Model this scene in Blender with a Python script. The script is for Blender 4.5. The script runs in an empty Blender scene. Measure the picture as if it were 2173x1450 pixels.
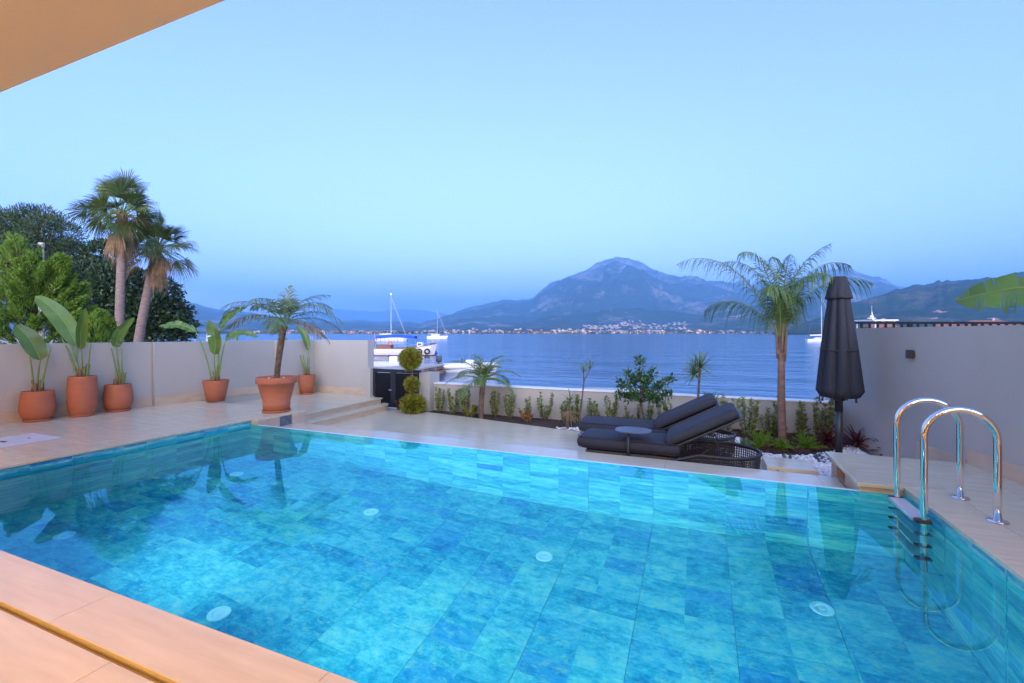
import bpy, math, random
import numpy as np
from mathutils import Vector, Matrix
R = math.radians
rnd = random.Random(7)
nr = np.random.RandomState(11)
S = bpy.context.scene
COL = S.collection

# ------------------------------------------------------------------ camera
CAM_Z = 1.4
F, HX, HY = 966.0, 1086.5, 707.0                       # focal length and horizon in photograph pixels
YAW = math.atan((1487 - HX) / F)
cd = bpy.data.cameras.new('camera'); cam = bpy.data.objects.new('camera', cd); COL.objects.link(cam)
cam.location = (0, 0, CAM_Z); cam.rotation_euler = (R(90), 0, YAW)
cd.sensor_width = 36; cd.lens = F / 2173 * 36; cd.shift_y = -(725 - HY) / 2173
cd.clip_start = 0.05; cd.clip_end = 90000
S.camera = cam
# ------------------------------------------------------------------ world, sun, exposure
SUN_EL, SUN_AZ = R(15.0), R(155)                         # low evening glow, behind the camera and to its right
w = bpy.data.worlds.new('World'); S.world = w; w.use_nodes = True
wn = w.node_tree; wn.nodes.clear()
sky = wn.nodes.new('ShaderNodeTexSky'); sky.sky_type = 'NISHITA'; sky.sun_disc = False
sky.sun_elevation = SUN_EL; sky.sun_rotation = SUN_AZ
sky.air_density = 1.0; sky.dust_density = 0.45; sky.ozone_density = 3.0; sky.altitude = 0
bg = wn.nodes.new('ShaderNodeBackground'); bg.inputs[1].default_value = 0.15
wo = wn.nodes.new('ShaderNodeOutputWorld')
tn = wn.nodes.new('ShaderNodeMix'); tn.data_type = 'RGBA'; tn.blend_type = 'MULTIPLY'; tn.inputs[0].default_value = 1.0
tn.inputs[7].default_value = (0.91, 0.69, 0.86, 1)      # the photograph's white balance
wn.links.new(sky.outputs[0], tn.inputs[6]); wn.links.new(tn.outputs[2], bg.inputs[0]); wn.links.new(bg.outputs[0], wo.inputs[0])
sl = bpy.data.lights.new('sun', 'SUN'); sl.energy = 1.5; sl.angle = R(80); sl.color = (0.84, 0.88, 1.0)
sun = bpy.data.objects.new('sun', sl); COL.objects.link(sun)
sdir = Vector((math.sin(SUN_AZ) * math.cos(SUN_EL), math.cos(SUN_AZ) * math.cos(SUN_EL), math.sin(SUN_EL)))
sun.rotation_euler = sdir.to_track_quat('Z', 'Y').to_euler(); sun.location = (0, -20, 20)
vs = S.view_settings
vs.view_transform = 'Standard'; vs.look = 'None'; vs.gamma = 1; vs.use_curve_mapping = False; vs.exposure = 2.14
cy = S.cycles
cy.use_denoising = True; cy.max_bounces = 10; cy.diffuse_bounces = 3; cy.glossy_bounces = 4
cy.transmission_bounces = 8; cy.transparent_max_bounces = 8; cy.volume_bounces = 2
cy.caustics_refractive = True; cy.caustics_reflective = False; cy.sample_clamp_indirect = 6; cy.blur_glossy = 0.5

# ------------------------------------------------------------------ photograph pixel -> place
fx, fy = -math.sin(YAW), math.cos(YAW); rx, ry = math.cos(YAW), math.sin(YAW)
def at(px, py, t):                                      # point seen at a pixel, t metres in front of the camera
    k = (px - HX) / F * t
    return Vector((fx * t + rx * k, fy * t + ry * k, CAM_Z - (py - HY) / F * t))
def gz(px, py, z=0.0):                                  # point seen at a pixel, on a floor of height z
    return at(px, py, (CAM_Z - z) * F / (py - HY))
def aty(px, py, y):                                     # point seen at a pixel, on the upright plane of that y
    return at(px, py, y / (fy + ry * (px - HX) / F))

# ------------------------------------------------------------------ mesh helpers
class MB:
    def __init__(s): s.v = []; s.n = 0; s.f = []; s.tint = []
    def add(s, v, faces, mi=0, tint=None):
        v = np.asarray(v, float).reshape(-1, 3); b = s.n
        s.v.append(v); s.n += len(v)
        for fc in faces:                                # arrays of equal-sided faces, or plain lists
            a = np.asarray(fc, int)
            if a.ndim == 1: a = a[None]
            s.f.append((a + b, mi))
        s.tint.append(np.full(len(v), 0.5) if tint is None else np.broadcast_to(np.asarray(tint, float), (len(v),)))
        return s
    def box(s, lo, hi, mi=0):
        x0, y0, z0 = lo; x1, y1, z1 = hi
        v = [(x0,y0,z0),(x1,y0,z0),(x1,y1,z0),(x0,y1,z0),(x0,y0,z1),(x1,y0,z1),(x1,y1,z1),(x0,y1,z1)]
        return s.add(v, [[(0,3,2,1),(4,5,6,7),(0,1,5,4),(1,2,6,5),(2,3,7,6),(3,0,4,7)]], mi)
    def bbox(s, lo, hi, b=0.004, mi=0):                 # box with chamfered top edges
        x0, y0, z0 = lo; x1, y1, z1 = hi
        v = [(x0,y0,z0),(x1,y0,z0),(x1,y1,z0),(x0,y1,z0),(x0,y0,z1-b),(x1,y0,z1-b),(x1,y1,z1-b),(x0,y1,z1-b),
             (x0+b,y0+b,z1),(x1-b,y0+b,z1),(x1-b,y1-b,z1),(x0+b,y1-b,z1)]
        q = [(0,3,2,1),(8,9,10,11)]
        for a in (0, 4):
            q += [(a,a+1,a+5,a+4),(a+1,a+2,a+6,a+5),(a+2,a+3,a+7,a+6),(a+3,a,a+4,a+7)]
        return s.add(v, [q], mi)
    def beam(s, a, b, wd, ht, up=(0,0,1), mi=0):        # rectangular bar between two points
        a, b = Vector(a), Vector(b); d = (b - a).normalized(); x = d.cross(Vector(up))
        if x.length < 1e-5: x = Vector((1,0,0))
        x.normalize(); z = x.cross(d); x = x * wd / 2; z = z * ht / 2
        v = [a-x-z, a+x-z, a+x+z, a-x+z, b-x-z, b+x-z, b+x+z, b-x+z]
        return s.add([tuple(p) for p in v], [[(0,1,2,3),(4,7,6,5),(0,4,5,1),(1,5,6,2),(2,6,7,3),(3,7,4,0)]], mi)
    def prism(s, poly, z0, z1, mi=0):
        n = len(poly); v = [(p[0],p[1],z0) for p in poly] + [(p[0],p[1],z1) for p in poly]
        return s.add(v, [list(range(n-1,-1,-1)), list(range(n,2*n)), [(i,(i+1)%n,n+(i+1)%n,n+i) for i in range(n)]], mi)
    def tube(s, pts, rad, n=8, cap=True, mi=0, tint=None):
        P = np.array([tuple(p) for p in pts], float); m = len(P)
        rad = np.full(m, rad) if np.isscalar(rad) else np.asarray(rad, float)
        T = np.gradient(P, axis=0); T /= np.linalg.norm(T, axis=1)[:, None] + 1e-9
        u = np.cross(T[0], (0,0,1)); 
        if np.linalg.norm(u) < 1e-3: u = np.cross(T[0], (0,1,0))
        u /= np.linalg.norm(u); a = np.arange(n) / n * 2 * math.pi; V = []
        for i in range(m):
            u = u - T[i] * u.dot(T[i]); u /= np.linalg.norm(u) + 1e-9; vv = np.cross(T[i], u)
            V.append(P[i] + rad[i] * (np.cos(a)[:,None] * u + np.sin(a)[:,None] * vv))
        q = [(i*n+j, i*n+(j+1)%n, (i+1)*n+(j+1)%n, (i+1)*n+j) for i in range(m-1) for j in range(n)]
        fs = [q]
        if cap: fs += [list(range(n-1,-1,-1)), list(range((m-1)*n, m*n))]
        return s.add(np.concatenate(V), fs, mi, tint)
    def lathe(s, prof, c=(0,0,0), n=28, mi=0):          # profile of (radius, height), around the upright axis
        a = np.arange(n) / n * 2 * math.pi; V = []
        for r, z in prof: V.append(np.stack([c[0]+r*np.cos(a), c[1]+r*np.sin(a), np.full(n, c[2]+z)], 1))
        m = len(prof)
        q = [(i*n+j, i*n+(j+1)%n, (i+1)*n+(j+1)%n, (i+1)*n+j) for i in range(m-1) for j in range(n)]
        return s.add(np.concatenate(V), [q, list(range(n-1,-1,-1)), list(range((m-1)*n, m*n))], mi)
    def quads(s, V, mi=0, tint=None):                   # V: (N,4,3) loose quads
        V = np.asarray(V, float); N = len(V)
        return s.add(V.reshape(-1,3), [np.arange(N*4).reshape(-1,4)], mi, None if tint is None else np.repeat(tint, 4))
    def build(s, name, mats, parent=None, origin=None, smooth=False):
        V = np.concatenate(s.v) if s.v else np.zeros((0,3))
        base = WL.get(parent, Vector((0,0,0))) if parent is not None else Vector((0,0,0))
        o_w = Vector(origin) if origin is not None else base
        me = bpy.data.meshes.new(name); V2 = V - np.array(o_w)
        me.vertices.add(len(V2)); me.vertices.foreach_set('co', V2.astype(np.float32).ravel())
        nl = sum(a.size for a, _ in s.f); npoly = sum(len(a) for a, _ in s.f)
        me.loops.add(nl); me.polygons.add(npoly)
        vi = np.concatenate([a.ravel() for a, _ in s.f])
        tot = np.concatenate([np.full(len(a), a.shape[1]) for a, _ in s.f])
        me.loops.foreach_set('vertex_index', vi.astype(np.int32))
        me.polygons.foreach_set('loop_start', (np.cumsum(tot) - tot).astype(np.int32))
        if not isinstance(mats, (list, tuple)): mats = [mats]
        for m_ in mats: me.materials.append(M[m_] if isinstance(m_, str) else m_)
        me.polygons.foreach_set('material_index', np.concatenate([np.full(len(a), mi) for a, mi in s.f]).astype(np.int32))
        me.polygons.foreach_set('use_smooth', np.full(npoly, bool(smooth)))
        at_ = me.attributes.new('tint', 'FLOAT', 'POINT'); at_.data.foreach_set('value', np.concatenate(s.tint).astype(np.float32))
        me.update(calc_edges=True); me.validate()
        o = bpy.data.objects.new(name, me); COL.objects.link(o)
        if parent is not None: o.parent = parent
        o.location = o_w - base
        WL[o] = o_w
        return o
WL = {}
def thing(name, label, cat, loc=(0,0,0), group=None):
    o = bpy.data.objects.new(name, None); COL.objects.link(o); o.location = loc; o.empty_display_size = 0.1
    WL[o] = Vector(loc); o['label'] = label; o['category'] = cat
    if group: o['group'] = group
    return o
def tag(o, label, cat, group=None):
    o['label'] = label; o['category'] = cat
    if group: o['group'] = group
    return o
def struct(o, label=None):
    o['kind'] = 'structure'
    if label: o['label'] = label
    return o
def stuff(o, label=None, cat=None):
    o['kind'] = 'stuff'
    if label: o['label'] = label
    if cat: o['category'] = cat
    return o
def copy_tree(o, parent=None):
    c = o.copy(); COL.objects.link(c); c.parent = parent
    for ch in list(o.children): copy_tree(ch, c)
    return c
def bez(p, n=10):                                       # Bezier curve with any number of control points
    p = np.array([tuple(q) for q in p], float)[:, None, :] * np.ones((1, n, 1)); t = np.linspace(0, 1, n)[:, None]
    while len(p) > 1: p = p[:-1] * (1 - t) + p[1:] * t
    return p[0]
def unit(v): return v / (np.linalg.norm(v, axis=-1, keepdims=True) + 1e-9)

# ------------------------------------------------------------------ materials
M = {}
def mat(name, col, rough=0.6, var=0.0, vscale=4.0, col2=None, bump=0.0, bscale=40.0, metal=0.0, spec=0.5, stretch=(1,1,1),
        tint=0.0, rand=0.0, transl=0.0, emit=None, detail=6):
    m = bpy.data.materials.new(name); m.use_nodes = True; nt = m.node_tree; N, L = nt.nodes, nt.links
    p = N['Principled BSDF']; p.inputs['Roughness'].default_value = rough; p.inputs['Metallic'].default_value = metal
    p.inputs['Specular IOR Level'].default_value = spec
    p.inputs['Base Color'].default_value = (*col, 1)
    tc = N.new('ShaderNodeTexCoord'); mp = N.new('ShaderNodeMapping'); mp.inputs['Scale'].default_value = stretch
    L.new(tc.outputs['Object'], mp.inputs[0])
    if rand:                                            # every piece samples another spot of the pattern
        oi = N.new('ShaderNodeObjectInfo'); mu = N.new('ShaderNodeMath'); mu.operation = 'MULTIPLY'; mu.inputs[1].default_value = 37.0
        L.new(oi.outputs['Random'], mu.inputs[0]); L.new(mu.outputs[0], mp.inputs['Location'])
    out = None
    if var or col2:
        nz = N.new('ShaderNodeTexNoise'); nz.inputs['Scale'].default_value = vscale; nz.inputs['Detail'].default_value = detail
        L.new(mp.outputs[0], nz.inputs[0])
        cr = N.new('ShaderNodeValToRGB'); L.new(nz.outputs[0], cr.inputs[0])
        c2 = col2 or tuple(c * (1 - var) for c in col)
        c1 = col if col2 else tuple(min(1, c * (1 + var)) for c in col)
        cr.color_ramp.elements[0].color = (*c2, 1); cr.color_ramp.elements[1].color = (*c1, 1)
        cr.color_ramp.elements[0].position = 0.3; cr.color_ramp.elements[1].position = 0.7
        out = cr.outputs[0]
    if tint:                                            # leaf-to-leaf variation
        ta = N.new('ShaderNodeAttribute'); ta.attribute_name = 'tint'
        mr = N.new('ShaderNodeMapRange'); mr.inputs['To Min'].default_value = 1 - tint; mr.inputs['To Max'].default_value = 1 + tint
        L.new(ta.outputs['Fac'], mr.inputs[0])
        mx = N.new('ShaderNodeVectorMath'); mx.operation = 'SCALE'
        if out: L.new(out, mx.inputs[0])
        else: mx.inputs[0].default_value = col
        L.new(mr.outputs[0], mx.inputs['Scale']); out = mx.outputs[0]
    if rand:
        mr = N.new('ShaderNodeMapRange'); mr.inputs['To Min'].default_value = 1 - rand; mr.inputs['To Max'].default_value = 1 + rand
        L.new(oi.outputs['Random'], mr.inputs[0]); mx = N.new('ShaderNodeVectorMath'); mx.operation = 'SCALE'
        if out: L.new(out, mx.inputs[0])
        else: mx.inputs[0].default_value = col
        L.new(mr.outputs[0], mx.inputs['Scale']); out = mx.outputs[0]
    if out: L.new(out, p.inputs['Base Color'])
    if bump:
        nb = N.new('ShaderNodeTexNoise'); nb.inputs['Scale'].default_value = bscale; nb.inputs['Detail'].default_value = 4
        L.new(mp.outputs[0], nb.inputs[0]); bp = N.new('ShaderNodeBump'); bp.inputs['Strength'].default_value = bump; bp.inputs['Distance'].default_value = 0.01
        L.new(nb.outputs[0], bp.inputs['Height']); L.new(bp.outputs[0], p.inputs['Normal'])
    if transl:
        tr = N.new('ShaderNodeBsdfTranslucent'); ms = N.new('ShaderNodeMixShader'); ms.inputs[0].default_value = transl
        if out: L.new(out, tr.inputs[0])
        else: tr.inputs[0].default_value = (*col, 1)
        L.new(p.outputs[0], ms.inputs[1]); L.new(tr.outputs[0], ms.inputs[2]); L.new(ms.outputs[0], N['Material Output'].inputs[0])
    if emit:
        p.inputs['Emission Color'].default_value = (*emit[0], 1); p.inputs['Emission Strength'].default_value = emit[1]
    M[name] = m
    return m
mat('stone', (0.66,0.59,0.415), 0.20, col2=(0.575,0.505,0.345), vscale=7.0, stretch=(0.35,3.0,1), bump=0.06, bscale=60, rand=0.012, detail=9)
mat('stone_skirting', (0.58,0.455,0.33), 0.5, col2=(0.47,0.36,0.25), vscale=3, stretch=(1,1,2.5), bump=0.08, bscale=50, rand=0.05, detail=9)
mat('wet_stone', (0.60,0.51,0.42), 0.09, col2=(0.53,0.45,0.37), vscale=7.0, stretch=(0.35,3,1), rand=0.04, detail=9)
mat('plaster', (0.455,0.43,0.375), 0.85, col2=(0.405,0.385,0.335), vscale=1.1, bump=0.12, bscale=120, stretch=(1,1,0.45), detail=10)
mat('soffit', (0.66,0.54,0.40), 0.8, var=0.02, vscale=1.0, bump=0.05, bscale=150)
mat('wall_cap', (0.80,0.79,0.76), 0.6, var=0.05, vscale=5)
mat('spout_tile', (0.10,0.135,0.165), 0.35, var=0.3, vscale=9)
mat('hatch', (0.60,0.58,0.56), 0.5, var=0.06, vscale=5)
mat('concrete', (0.36,0.33,0.29), 0.85, var=0.15, vscale=6, bump=0.3, bscale=40)
mat('grout', (0.52,0.46,0.39), 0.9, var=0.1)
mat('joint', (0.33,0.24,0.16), 0.9, var=0.1)
mat('terracotta', (0.47,0.140,0.060), 0.75, col2=(0.37,0.125,0.062), vscale=5, bump=0.2, bscale=60, stretch=(1,1,3.2), rand=0.06, detail=10)
mat('soil', (0.05,0.03,0.02), 0.95, var=0.4, vscale=30, bump=0.8, bscale=60)
mat('chrome', (0.80,0.79,0.77), 0.06, metal=1.0)
mat('steel_tread', (0.50,0.52,0.54), 0.35, metal=0.15, bump=0.1, bscale=150)
mat('black_plastic', (0.02,0.02,0.022), 0.45)
mat('charcoal_metal', (0.028,0.030,0.036), 0.42, var=0.1, vscale=20)
mat('rail_metal', (0.010,0.011,0.014), 0.65, spec=0.12)
mat('gate_metal', (0.020,0.023,0.030), 0.4, var=0.1, vscale=10)
mat('cushion', (0.028,0.031,0.043), 0.85, var=0.12, vscale=120, bump=0.25, bscale=260)
mat('canopy_cloth', (0.016,0.019,0.027), 0.85, var=0.10, vscale=90, bump=0.15, bscale=240)
mat('weave', (0.030,0.030,0.034), 0.6, var=0.2, vscale=60)
mat('table_top', (0.10,0.115,0.15), 0.35, var=0.06, vscale=20)
mat('banana_leaf', (0.095,0.185,0.030), 0.36, var=0.22, vscale=5, stretch=(1,1,1), transl=0.25, tint=0.15)
mat('banana_rib', (0.16,0.25,0.06), 0.45, var=0.15, vscale=9)
mat('dry_sheath', (0.20,0.13,0.06), 0.8, var=0.3, vscale=12)
mat('palm_leaf', (0.105,0.165,0.038), 0.42, var=0.2, vscale=3, transl=0.2, tint=0.3)
mat('palm_leaf_dark', (0.080,0.150,0.030), 0.40, var=0.2, vscale=3, transl=0.2, tint=0.35)
mat('palm_leaf_dry', (0.26,0.17,0.08), 0.7, var=0.25, vscale=6, transl=0.15, tint=0.3)
mat('fan_leaf', (0.105,0.150,0.036), 0.45, var=0.25, vscale=1.5, transl=0.2, tint=0.35)
mat('palm_bark', (0.20,0.14,0.09), 0.9, col2=(0.09,0.06,0.04), vscale=14, bump=0.6, bscale=30)
mat('fan_bark', (0.27,0.20,0.16), 0.9, col2=(0.15,0.10,0.08), vscale=5, stretch=(1,1,4), bump=0.5, bscale=16)
mat('queen_bark', (0.27,0.17,0.12), 0.8, col2=(0.14,0.085,0.06), vscale=6, stretch=(1,1,2.0), bump=0.3, bscale=20)
mat('bark', (0.11,0.085,0.065), 0.9, var=0.3, vscale=10, bump=0.5, bscale=25)
mat('lime_leaf', (0.115,0.215,0.018), 0.6, var=0.25, vscale=0.9, transl=0.2, tint=0.35)
mat('pine_leaf', (0.040,0.075,0.020), 0.6, var=0.3, vscale=0.7, transl=0.1, tint=0.4)
mat('dark_leaf', (0.028,0.060,0.018), 0.42, var=0.3, vscale=0.8, transl=0.15, tint=0.45)
mat('topiary_leaf', (0.36,0.30,0.025), 0.6, col2=(0.13,0.19,0.02), vscale=12, transl=0.2, tint=0.4)
mat('citrus_leaf', (0.045,0.115,0.022), 0.38, var=0.25, vscale=6, transl=0.2, tint=0.4)
mat('shrub_leaf', (0.225,0.275,0.085), 0.55, var=0.3, vscale=9, transl=0.2, tint=0.45)
mat('shrub_dry', (0.30,0.17,0.06), 0.6, var=0.3, vscale=9, transl=0.2, tint=0.4)
mat('spike_leaf', (0.12,0.19,0.05), 0.45, var=0.2, vscale=6, transl=0.2, tint=0.35)
mat('fern_leaf', (0.17,0.32,0.020), 0.55, var=0.2, vscale=9, transl=0.3, tint=0.35)
mat('cordyline_leaf', (0.10,0.018,0.022), 0.4, var=0.4, vscale=8, transl=0.15, tint=0.5)
mat('agave_leaf', (0.11,0.17,0.10), 0.5, var=0.2, vscale=6, tint=0.25)
mat('pebble', (0.72,0.72,0.72), 0.6, tint=0.18)
mat('pebble_bed', (0.45,0.45,0.45), 0.9, var=0.3, vscale=60)
mat('mulch', (0.10,0.040,0.025), 0.9, tint=0.5)
mat('mulch_bed', (0.06,0.028,0.018), 0.95, var=0.4, vscale=50, bump=0.6, bscale=60)
mat('white_paint', (0.78,0.76,0.73), 0.45, var=0.04, vscale=2)
mat('hull_white', (0.74,0.70,0.64), 0.4, var=0.05, vscale=1.5)
mat('wood_trim', (0.24,0.10,0.05), 0.5, var=0.2, vscale=6)
mat('blue_canvas', (0.015,0.10,0.62), 0.75, var=0.08, vscale=3)
mat('blue_barrel', (0.02,0.10,0.35), 0.5)
mat('red_cloth', (0.55,0.02,0.03), 0.7)
mat('red_ring', (0.60,0.10,0.05), 0.5)
mat('rubber', (0.015,0.015,0.015), 0.7)
mat('window_dark', (0.02,0.025,0.03), 0.15)
mat('rope', (0.35,0.33,0.30), 0.8)
mat('aluminium', (0.60,0.60,0.60), 0.4, metal=0.5)
mat('red_antifoul', (0.16,0.03,0.02), 0.6)
mat('rock', (0.26,0.17,0.12), 0.9, col2=(0.10,0.07,0.055), vscale=6, bump=0.8, bscale=12, rand=0.25)
mat('pier_top', (0.42,0.37,0.32), 0.8, var=0.15, vscale=3, bump=0.2, bscale=20)
mat('sand', (0.46,0.40,0.33), 0.9, var=0.15, vscale=1.2, bump=0.3, bscale=15)
mat('roof_tile', (0.24,0.11,0.075), 0.8, var=0.2, vscale=0.5)
mat('house_cream', (0.34,0.27,0.20), 0.8, rand=0.18); mat('house_white', (0.36,0.33,0.31), 0.8, rand=0.12)
mat('house_ochre', (0.42,0.25,0.13), 0.8, rand=0.15)
mat('house_windows', (0.05,0.06,0.08), 0.2)
mat('lit_window', (0.6,0.4,0.2), 0.5, emit=((1.0,0.55,0.2), 2.0))
mat('far_leaf', (0.035,0.06,0.025), 0.8, tint=0.4)
mat('lamp_lens', (0.9,0.9,0.88), 0.3, emit=((1.0,0.9,0.75), 2.0))
mat('inlet_white', (0.80,0.82,0.82), 0.4)
mat('insulator', (0.45,0.42,0.38), 0.3)
mat('green_paint', (0.10,0.17,0.11), 0.6)
class NT:                                               # tiny node-tree writer
    def __init__(s, name):
        s.m = bpy.data.materials.new(name); s.m.use_nodes = True; s.t = s.m.node_tree; s.p = s.t.nodes['Principled BSDF']; s.o = s.t.nodes['Material Output']; M[name] = s.m
    def n(s, typ, **kw):
        d = s.t.nodes.new('ShaderNode' + typ)
        for k, v in kw.items():
            if k.startswith('i_'): d.inputs[k[2:].replace('_', ' ')].default_value = v
            else: setattr(d, k, v)
        return d
    def l(s, a, b): s.t.links.new(a, b)
    def ramp(s, fac, stops):
        r = s.n('ValToRGB'); e = r.color_ramp.elements
        while len(e) < len(stops): e.new(0.5)
        for i, (p, c) in enumerate(stops): e[i].position = p; e[i].color = (*c, 1)
        s.l(fac, r.inputs[0]); return r.outputs[0]
    def mix(s, fac, a, b, blend='MIX'):
        x = s.n('Mix', data_type='RGBA', blend_type=blend)
        if isinstance(fac, float): x.inputs[0].default_value = fac
        else: s.l(fac, x.inputs[0])
        for i, c in ((6, a), (7, b)):
            if isinstance(c, tuple): x.inputs[i].default_value = (*c, 1)
            else: s.l(c, x.inputs[i])
        return x.outputs[2]
    def math(s, op, a, b=None, clamp=False):
        x = s.n('Math', operation=op, use_clamp=clamp)
        for i, c in enumerate((a, b)):
            if c is None: continue
            if isinstance(c, (int, float)): x.inputs[i].default_value = c
            else: s.l(c, x.inputs[i])
        return x.outputs[0]

def tile_mat(name, block, streak, fine=1.0):                      # glazed porcelain printed with blue and sandy patchwork
    t = NT(name); tc = t.n('TexCoord'); oi = t.n('ObjectInfo')
    off = t.n('VectorMath', operation='SCALE'); off.inputs[0].default_value = (31.0, 17.0, 23.0); t.l(oi.outputs['Random'], off.inputs['Scale'])
    fl0 = t.n('VectorMath', operation='FLOOR'); t.l(off.outputs[0], fl0.inputs[0])
    mp = t.n('Mapping'); mp.inputs['Scale'].default_value = block; mp.inputs['Location'].default_value = (0.5 if block[0] < 1 else 0, 0.5 if block[1] < 1 else 0, 0.5 if block[2] < 1 else 0)
    t.l(tc.outputs['Object'], mp.inputs[0])
    ad = t.n('VectorMath', operation='ADD'); t.l(mp.outputs[0], ad.inputs[0]); t.l(fl0.outputs[0], ad.inputs[1])
    fl = t.n('VectorMath', operation='FLOOR'); t.l(ad.outputs[0], fl.inputs[0])
    wn_ = t.n('TexWhiteNoise', noise_dimensions='3D'); t.l(fl.outputs[0], wn_.inputs[0])
    mp2 = t.n('Mapping'); mp2.inputs['Scale'].default_value = streak; t.l(tc.outputs['Object'], mp2.inputs[0])
    of2 = t.n('VectorMath', operation='ADD'); t.l(mp2.outputs[0], of2.inputs[0])
    sc = t.n('VectorMath', operation='SCALE'); t.l(wn_.outputs['Color'], sc.inputs[0]); sc.inputs['Scale'].default_value = 4.0
    ad3 = t.n('VectorMath', operation='ADD'); t.l(sc.outputs[0], ad3.inputs[0]); t.l(off.outputs[0], ad3.inputs[1]); t.l(ad3.outputs[0], of2.inputs[1])
    n1 = t.n('TexNoise', i_Scale=3.4*fine, i_Detail=10.0, i_Roughness=0.72); t.l(of2.outputs[0], n1.inputs[0])
    n2 = t.n('TexNoise', i_Scale=11.0, i_Detail=8.0, i_Roughness=0.72); t.l(of2.outputs[0], n2.inputs[0])
    n3 = t.n('TexNoise', i_Scale=13.0*fine, i_Detail=6.0, i_Roughness=0.7); t.l(of2.outputs[0], n3.inputs[0])
    sx = t.n('SeparateColor'); t.l(wn_.outputs['Color'], sx.inputs[0])
    k = t.math('ADD', t.math('ADD', t.math('MULTIPLY', n1.outputs[0], 0.75), t.math('MULTIPLY', n3.outputs[0], 0.25)), t.math('MULTIPLY', t.math('SUBTRACT', sx.outputs[1], 0.45), 0.13))
    base = t.ramp(k, [(0.30,(0.004,0.15,0.34)),(0.42,(0.02,0.30,0.45)),(0.50,(0.07,0.43,0.53)),(0.58,(0.20,0.56,0.60)),(0.70,(0.48,0.68,0.55))])
    tone = t.ramp(wn_.outputs['Value'], [(0.0,(0.34,0.58,0.92)),(0.09,(0.42,0.68,0.96)),(0.14,(0.88,0.94,0.98)),(0.65,(1.0,1.0,1.0)),(1.0,(1.12,1.08,1.0))])
    c = t.mix(1.0, base, tone, 'MULTIPLY')
    sand = t.ramp(n2.outputs[0], [(0.52,(0,0,0)),(0.68,(1,1,1))])
    f = t.math('MULTIPLY', sand, t.math('ADD', 0.15, t.math('MULTIPLY', sx.outputs[2], 0.7)))
    c = t.mix(f, c, (0.56,0.62,0.42))
    t.l(c, t.p.inputs['Base Color']); t.p.inputs['Roughness'].default_value = 0.3
    return t.m
tile_mat('tile_floor', (2.768,5.305,0.5), (1.0,1.5,1.0), 1.9)
tile_mat('tile_wall_x', (2.76,0.5,5.2), (0.9,1,3.6))
tile_mat('tile_wall_y', (0.5,2.76,5.2), (1,0.9,3.6))

t = NT('pool_water'); t.t.nodes.remove(t.p)
g = t.n('BsdfGlass', i_IOR=1.33, i_Roughness=0.0); g.inputs['Color'].default_value = (0.35,0.93,0.99,1)
nz = t.n('TexNoise', i_Scale=1.6, i_Detail=2.0); tc = t.n('TexCoord'); t.l(tc.outputs['Object'], nz.inputs[0])
bp = t.n('Bump', i_Strength=0.02, i_Distance=0.05); t.l(nz.outputs[0], bp.inputs['Height']); t.l(bp.outputs[0], g.inputs['Normal'])
t.l(g.outputs[0], t.o.inputs[0])

t = NT('sea_water'); tc = t.n('TexCoord'); mp = t.n('Mapping'); t.l(tc.outputs['Object'], mp.inputs[0])
mp.inputs['Rotation'].default_value = (0,0,-YAW); mp.inputs['Scale'].default_value = (0.32,1.0,1)
t.p.inputs['Base Color'].default_value = (0.006,0.075,0.165,1); t.p.inputs['Roughness'].default_value = 0.12; t.p.inputs['IOR'].default_value = 1.33
n1 = t.n('TexNoise', i_Scale=1.1, i_Detail=4.0, i_Roughness=0.55); n2 = t.n('TexNoise', i_Scale=0.11, i_Detail=3.0)
t.l(mp.outputs[0], n1.inputs[0]); t.l(mp.outputs[0], n2.inputs[0])
hgt = t.math('ADD', t.math('MULTIPLY', n1.outputs[0], 0.30), t.math('MULTIPLY', n2.outputs[0], 1.3))
bp = t.n('Bump', i_Strength=0.55, i_Distance=0.5); t.l(hgt, bp.inputs['Height']); t.l(bp.outputs[0], t.p.inputs['Normal'])

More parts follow.
